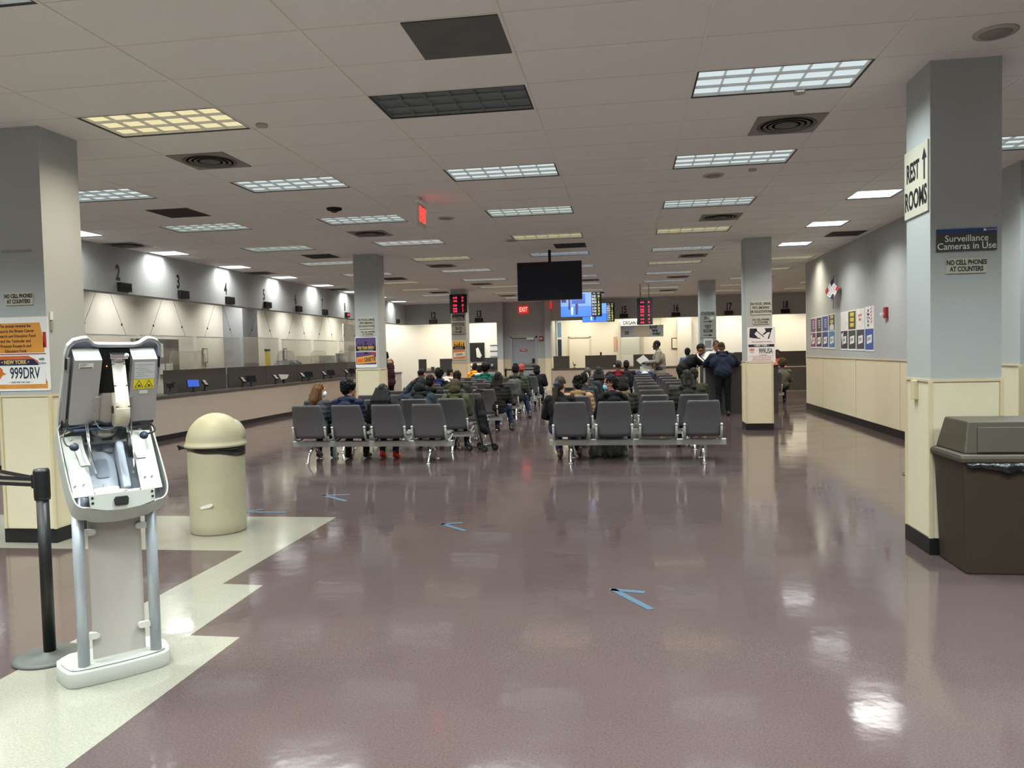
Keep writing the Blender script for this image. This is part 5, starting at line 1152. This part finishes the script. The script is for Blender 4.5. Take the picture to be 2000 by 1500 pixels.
    if hair == 'hooded': Hb.ell(hp(0, -.035, .02), (.10, .105, .13), Hm).ell(hp(0, -.06, -.07), (.11, .09, .09), Hm)
    if Hb.v:
        nm = {'beanie': 'beanie', 'scarf': 'headscarf', 'hooded': 'raised_hood'}.get(hair, 'hair')
        Hb.make(nm, cloth(hc) if nm != 'hair' else hm, body, .010, 3, {'afro': fuzz, 'bun': fuzz, 'short': fuzz}.get(hair, strands if nm == 'hair' else fold))
    if mask:
        Mk = Blob(); Mk.ell(hp(0, .062, -.055), (.056, .052, .052), Hm).ell(hp(0, .088, -.04), (.03, .03, .03), Hm)
        mo = Mk.make('face_mask', M(*mask, rough=.8), body, .008, 3)
        q = MB()
        for e in (-1, 1): q.tube([hp(e*.05, .07, -.03), hp(e*.078, .01, .0), hp(e*.082, -.015, -.01)], .002, WHITE, 5).tube([hp(e*.05, .06, -.08), hp(e*.078, .0, -.045)], .002, WHITE, 5)
        q.obj('mask_straps', body)
    if eyes:
        q = MB()
        for e in (-1, 1): q.lathe([(0, -.009), (.006, -.006), (.009, 0), (.006, .006), (0, .009)], WHITE, hp(e*.03, .082, .005), 10).lathe([(0, -.005), (.004, -.003), (.005, 0), (.004, .003), (0, .005)], MATTE, hp(e*.03, .089, .005), 8)
        q.obj('eyes', body)
        q = MB()
        for e in (-1, 1): q.tube([hp(e*.014, .092, .026), hp(e*.032, .088, .031), hp(e*.05, .075, .026)], .0035, hm, 6)
        q.obj('eyebrows', body)
    if extra: extra(body, hp, tp, A, sh)
    return body
FL = mat('skirt_pattern', (104, 108, 102), rough=.85, var=.7, vscale=22)
LS = lambda k, r: {0: -4.48, 1: -3.90, 2: -3.32, 3: -2.74}[k]+(.0 if r == 0 else .065)
RS = lambda k: .115-.8775+.585*k
def sat(row): return (LB if row[0] == 'L' else RB)[row[1]]+.02
# ---- left block
person('person with long reddish blond hair, grey jacket and white mask', -4.46, LB[0]+.03, 4, s=.915, hair='long', hc=(126, 80, 42), jk=(66, 68, 72), jt='puffer', hyaw=60, skin=(206, 166, 146), mask=(232, 232, 232), tr=(40, 42, 50), bend=8, wide=.9, hpitch=4, hs=.95)
person('person with bushy black hair and navy puffer jacket, nearest left bench', -4.0, LB[0]+.03, 0, s=.92, hair='afro', hc=(16, 14, 14), jk=(40, 44, 66), jt='puffer', hood=(40, 44, 66), hyaw=62, skin=(176, 122, 98), wide=1.05, fat=1.05, tr=(24, 24, 28), shoe=(22, 22, 24), eyes=True, feet=[(.0, -.1, 0), (.05, -.05, 0)], hpitch=6)
person('person with very long black hair, black jacket and red shoes', -3.48, LB[0]+.03, 0, s=.88, hair='long', hc=(20, 18, 18), jk=(30, 29, 30), skin=(170, 130, 110), shoe=(206, 46, 36), tr=(40, 44, 60), feet=[(-.02, .0, 0), (.0, -.1, 0)], hood=(40, 38, 38), wide=1.05)
person('hunched person in slate hooded jacket with one hand raised to the head', -3.27, LB[1]+.05, 0, s=.92, bend=12, hair='hooded', hc=(34, 36, 38), jk=(50, 58, 66), hood=(34, 36, 38), hpitch=30, skin=(170, 122, 92), wide=1.12, fat=1.08, voxel=.0085, Larm=[(-.33, .10, .90), (-.13, .10, 1.16)])
person('person in olive fuzzy coat with raised hood on the second left bench', -2.68, LB[1]+.0, 0, s=.885, bend=10, hair='hooded', hc=(64, 58, 44), jk=(70, 74, 50), jt='fold', hood=(66, 68, 46), wide=1.05, fat=1.1, hpitch=22)
person('person with cropped black hair and dark olive jacket, left of the group', -4.33, LB[4], 0, s=.97, hair='buzz', hc=(22, 20, 18), jk=(58, 60, 48), skin=(172, 124, 96), hyaw=18, wide=1.1)
person('person with black hair and black puffer jacket behind the hunched person', -3.43, LB[2], 0, s=.915, hair='short', hc=(18, 16, 16), jk=(34, 34, 36), jt='puffer', hood=(28, 28, 30), wide=1.1)
person('person with bushy black hair and blue scarf', -4.32, LB[5], 0, s=.92, hair='afro', hc=(20, 16, 16), jk=(34, 34, 40), collar=True, hood=(40, 46, 92))
person('child with black hair, white scarf and red jacket in the left block', -4.40, LB[6], -20, s=.93, hair='short', hc=(22, 18, 16), jk=(150, 72, 62), hood=(222, 206, 196), hyaw=40, skin=(176, 128, 104), hs=.9)
person('person with smooth black hair and dark olive parka, fourth left bench', -3.26, LB[3], 0, s=.94, hair='short', hc=(14, 13, 13), jk=(50, 52, 42), wide=1.15, fat=1.1, hood=(42, 44, 36))
person('person in bright orange yellow jacket near the far left column', -4.56, LB[9], 10, s=.96, hair='short', hc=(26, 20, 16), jk=(236, 160, 40), hood=(236, 160, 40), hyaw=20)
person('person with black hair and navy and white vest beside the orange jacket', -4.15, LB[8], 0, s=.93, hair='short', hc=(24, 20, 18), jk=(44, 48, 80), hood=(220, 218, 216))
person('person with round black afro hair and teal green puffer jacket', -3.72, LB[7], 0, s=.96, hair='afro', hc=(14, 13, 13), jk=(30, 88, 76), jt='puffer', wide=1.15, fat=1.15, hood=(30, 88, 76), hyaw=22, hs=1.1)
def redscarf(body, hp, tp, A, sh): Blob().cap(tp(-.1, .06, .46), tp(.12, .05, .44), .05).make('scarf', cloth((136, 36, 60)), body, .012, 3)
person('person with black hooded puffer and jeans at the aisle, fourth left bench', -2.46, LB[3]-.05, -6, s=.915, hair='mid', hc=(22, 19, 19), jk=(38, 38, 36), jt='puffer', hood=(32, 32, 30), wide=1.1, fat=1.1, tr=(38, 46, 72), shoe=(62, 50, 46), extra=redscarf, feet=[(0, 0, 0), (.12, -.2, 0)], bend=8)
def backpack(body, hp, tp, A, sh): Blob().cap(tp(-.06, -.2, .1), tp(-.06, -.2, .34), .10).cap(tp(.06, -.2, .1), tp(.06, -.2, .34), .10).make('backpack', cloth((84, 86, 84)), body, .012, 3, fold)
person('person in black beanie and dark olive jacket with grey backpack', -2.53, LB[5]+.05, 0, s=.97, hair='beanie', hc=(24, 24, 24), jk=(62, 66, 54), jt='puffer', wide=1.2, fat=1.15, tr=(38, 44, 66), shoe=(70, 66, 64), extra=backpack, hood=(44, 46, 42), feet=[(0, 0, 0), (.2, -.35, 0)])
person('person with red patterned headscarf beyond the black beanie', -2.58, LB[6]+.1, 0, s=.96, hair='scarf', hc=(160, 70, 66), jk=(60, 62, 54), tr=(40, 40, 44), shoe=(96, 60, 44))
person('person in black hood and coat near the exit door, ninth left bench', -2.50, LB[8], 0, s=.90, hair='hooded', hc=(28, 28, 30), jk=(30, 30, 34), wide=1.2, fat=1.15)
person('standing person in long maroon coat with tan fur hood at the left counter', -7.05, 22.6, 62, 'stand', s=.97, bend=14, hair='short', hc=(22, 18, 18), jk=(58, 36, 44), jt='puffer', hood=(150, 132, 108), jlen=.25, arms='lean', tr=(24, 24, 28), fat=1.1)
# ---- right block
def scrunchie(body, hp, tp, A, sh): MB().lathe([(.02, -.022), (.045, -.012), (.048, .012), (.02, .022)], cloth((36, 44, 96)), hp(0, -.118, -.01), 14).obj('hair_tie', body)
person('person with brown ponytail and black top on the nearest right bench', -.92, RB[0]+.03, 3, s=.93, hair='ponytail', hc=(76, 62, 46), jk=(28, 28, 30), hyaw=30, skin=(196, 150, 126), tr=(52, 58, 84), shoe=(90, 60, 50), bend=6, feet=[(.1, -.2, 0), (.15, 0, 0)], wide=.95, extra=scrunchie)
person('person in profile with pale blue mask, black fur-hooded jacket and patterned skirt', -.19, RB[0]+.05, 12, s=.935, hair='short', hc=(20, 16, 16), jk=(24, 24, 28), jt='fold', hood=(24, 24, 26), hyaw=-78, skin=(172, 112, 86), mask=(120, 184, 220), skirt=FL, eyes=True, wide=.92, fat=1.0, hpitch=2)
person('person with curly dark bun and tan puffer jacket in the second right row', -.75, RB[1], 8, s=.88, hair='bun', hc=(24, 20, 19), jk=(164, 128, 94), jt='puffer', hood=(130, 102, 72), hyaw=-20, wide=1.1, fat=1.1, bend=8)
def band(body, hp, tp, A, sh):
    MB().tube([hp(.09*math.cos(R(a)), -.02, .02+.105*math.sin(R(a))) for a in range(0, 181, 15)], .012, PAPER, 8).obj('headband', body)
person('person with pale headband over black hair behind the tan jacket', -.73, RB[2], 0, s=.905, hair='short', hc=(30, 24, 22), jk=(44, 48, 54), extra=band, skin=(150, 112, 92), hyaw=40)
person('person with cropped grey hair and grey-blue jacket, fourth right bench', -.75, RB[3], 0, s=.95, hair='buzz', hc=(96, 90, 84), jk=(50, 56, 62), skin=(150, 118, 98), wide=1.15, hyaw=15)
person('person with dark greying hair and black padded coat, fifth right bench', -.58, RB[4], 0, s=.93, hair='mid', hc=(44, 42, 42), jk=(30, 31, 34), jt='puffer', wide=1.1)
def phones(body, hp, tp, A, sh):
    MB().tube([hp(.095*math.cos(R(a)), -.01, .02+.12*math.sin(R(a))) for a in range(0, 181, 15)], .010, MATTE, 8).lathe([(0, -.03), (.03, -.03), (.03, .03), (0, .03)], M(200, 200, 200), hp(-.09, 0, 0), 12).obj('headphones', body)
person('large person with headphones and black jacket with red lining, right block', -.20, RB[6], 0, s=.985, hair='buzz', hc=(44, 42, 40), jk=(32, 32, 36), hood=(110, 34, 38), extra=phones, wide=1.3, fat=1.25)
person('person with short black hair right of the headphones wearer', .0, RB[7], 0, s=.975, hair='short', hc=(20, 17, 17), jk=(34, 34, 38), wide=1.1)
person('person in black coat with tan fur-trimmed hood, second right bench', -.06, RB[1]+.05, 0, s=.87, hair='hooded', hc=(30, 28, 26), jk=(44, 44, 40), jt='puffer', hood=(112, 98, 72), wide=1.1, bend=12, hpitch=30)
person('person with curly dark hair and blue-white varsity jacket in the right block', .52, RB[8], 0, s=.92, hair='afro', hc=(22, 19, 18), jk=(70, 84, 116), hood=(226, 226, 226), wide=1.1)
person('person with dark hair and black-green puffer on the second right bench', .92, RB[1]+.05, 0, s=.945, hair='mid', hc=(28, 24, 20), jk=(42, 43, 38), jt='puffer', hood=(42, 43, 38), wide=1.2, fat=1.2, hpitch=18, hyaw=-10)
person('person with dark brown hair seated just beyond the black-green puffer', 1.15, RB[2]+.1, 0, s=.93, hair='short', hc=(38, 32, 25), jk=(60, 58, 48), wide=1.1, jt='fuzzy')
# ---- walking man
def walker(body, hp, tp, A, sh):
    Blob().ell(hp(0, .075, -.085), (.045, .03, .03)).make('beard', hairm((24, 20, 18)), body, .009, 2)
person('walking man in taupe blazer carrying white papers behind the right benches', .91, 21.86, 84, 'walk', s=1.04, bend=3, hair='buzz', hc=(18, 15, 14), skin=(70, 48, 38), jk=(132, 122, 108), jlen=.16, tr=(52, 48, 50), eyes=True, voxel=.0085, hpitch=8, fat=1.15, Larm=[(-.26, .05, 1.12), (-.20, .34, 1.10)], Rarm=[(.25, .02, 1.10), (.14, .30, 1.06)], extra=walker)
pp = thing('paper_sheets', 'white paper sheets in the walking man’s hand', 'papers', (.47, 21.72, 1.12)); MB().prism([(-.20, .10), (.0, .24), (.20, .04), (.0, -.10)], -.004, .004, PAPER).obj('top_sheet', pp); MB().prism([(-.10, -.08), (.22, -.04), (.22, -.16), (-.08, -.22)], .006, .012, PAPER).obj('lower_sheet', pp)
# ---- writing desk and people at it
DX0, DX1, DY0, DY1 = 1.72, 3.4, 18.15, 19.1
o = thing('writing_desk', 'dark stand-up writing desk beside the middle right column', 'desk')
DK = mat('desk_dark', (62, 60, 62), rough=.4, var=.04); MB().box(DX0+.02, DX1-.02, DY0+.03, DY1-.03, 0, 1.06, DK).obj('body', o); MB().box(DX0, DX1, DY0, DY1, 1.06, 1.10, M(54, 52, 54, rough=.3)).obj('top', o, bevel=.004); MB().box(DX0+.015, DX0+.06, DY0+.02, DY0+.04, 0, 1.06, ALU).obj('corner_trim', o)
tag(MB().box(3.05, 3.2, DY0+.1, DY0+.3, 1.10, 1.105, PAPER).obj('paper_sheet'), 'white sheet of paper at the right of the writing desk', 'paper')
def stripes(body, hp, tp, A, sh):
    q = MB()
    for e in (-1, 1):
        a, b, c = sh[e], A[e][0], A[e][1]
        o1 = Vector((e*.078, 0, .02))
        q.tube([a+Vector((e*.02, 0, .075)), a+o1, (a+b)/2+o1*.95, b+Vector((e*.062, .0, .01)), (b+c)/2+Vector((e*.052, 0, .0)), c+Vector((e*.04, 0, 0))], .02, WHITE, 6, .5)
    q.obj('sleeve_stripes', body)
person('bearded person in black tracksuit with white sleeve stripes bending over the desk', 1.30, 18.55, -84, 'stand', s=1.06, bend=44, hair='buzz', hc=(26, 20, 17), skin=(140, 92, 70), jk=(28, 28, 32), tr=(26, 26, 30), hpitch=30, arms='lean', extra=stripes, eyes=True, voxel=.0085)
person('person in white jacket half hidden behind the desk group', 2.16, 19.62, 180, 'stand', s=1.04, bend=24, hair='buzz', hc=(26, 22, 18), skin=(150, 104, 80), jk=(224, 224, 224), tr=(40, 40, 44), hpitch=34, arms='lean')
person('person in navy jacket and black trousers leaning on the desk, back turned', 2.12, 17.72, 0, 'stand', s=1.0, bend=22, hair='buzz', hc=(54, 42, 34), skin=(120, 82, 62), jk=(32, 40, 56), tr=(22, 22, 26), hood=(30, 38, 54), wide=1.25, fat=1.15, hpitch=34, arms='lean', shoe=(22, 22, 24), voxel=.010)
person('person in denim blue jacket with black cap near the back counter', 1.87, 24.4, 0, 'stand', s=.885, bend=8, hair='short', hc=(20, 19, 21), jk=(84, 104, 130), tr=(40, 44, 60), hyaw=25, wide=1.1, hs=1.15)
person('person in coral pink shirt behind counter eighteen', 5.33, 28.9, 180, 'sit', s=1.10, hair='short', hc=(34, 26, 22), skin=(90, 58, 46), jk=(238, 120, 110), eyes=True, bend=6)
person('person with messy light brown hair and grey top on the far right bench', 4.08, 21.33, 0, s=.92, hair='afro', hc=(96, 76, 52), jk=(92, 90, 84), tr=(40, 40, 46), wide=1.05)
o = thing('side_desk', 'dark desk with raised panels in the far right area', 'desk', (0, 0, 0)); MB().box(4.6, 7.4, 27.2, 27.25, .02, .76, PANEL).obj('front', o); MB().box(4.6, 7.4, 27.2, 27.9, .76, .80, PANEL).obj('top', o); MB().box(5.0+1.25, 7.4, 27.5, 27.54, .80, 1.3, PANEL).obj('privacy_panel', o)
# ---- stroller
o = thing('folded_stroller', 'black folded stroller at the aisle end of the second left bench', 'stroller', (-2.24, 11.80, 0), 62)
for x in (-.12, .12): q = MB().tube([(x, .05, .92), (x, .02, .62), (x, -.05, .35), (x, -.12, .08)], .013, MATTE, 8).obj('frame_tube', o)
MB().tube([(-.12, .05, .92), (0, .07, .95), (.12, .05, .92)], .016, BLACK, 8).obj('handle', o); Blob().cap((-.05, .04, .78), (-.03, -.06, .34), .05, .06).cap((.05, .04, .78), (.04, -.06, .30), .05, .05).cap((-.02, -.02, .55), (.03, -.05, .4), .08, .06).make('seat_fabric', cloth((30, 30, 32)), o, .012, 3, fold)
for x in (-.13, .13):
    for y in (-.16, .14):
        wq = MB().lathe([(0, -.012), (.03, -.012), (.045, -.018), (.058, -.012), (.058, .012), (.045, .018), (.03, .012), (0, .012)], MATTE, n=24); wq.v = [(z+x, a+y, b+.06) for a, b, z in wq.v]; wq.lathe([(0, -.002), (.02, -.002), (.02, .002), (0, .002)], STEEL, (x, y, .06), 8); wq.obj('wheel', o)
MB().tube([(-.13, -.16, .07), (-.13, .14, .07)], .01, MATTE, 6).tube([(.13, -.16, .07), (.13, .14, .07)], .01, MATTE, 6).tube([(-.13, -.1, .1), (.13, -.1, .1)], .01, STEEL, 6).obj('axle', o)
# bottle under the nearest left bench
o = thing('water_bottle', 'clear plastic water bottle on the floor beneath the nearest left bench', 'bottle', (-4.32, 11.02, 0)); MB().lathe([(0, 0), (.032, 0), (.034, .01), (.034, .15), (.014, .19), (.014, .21), (0, .21)], mat('bottle_clear', (190, 196, 200), rough=.15), n=20).obj('body', o); MB().lathe([(0, .21), (.016, .21), (.016, .228), (0, .228)], WHITE, n=14).obj('cap', o)
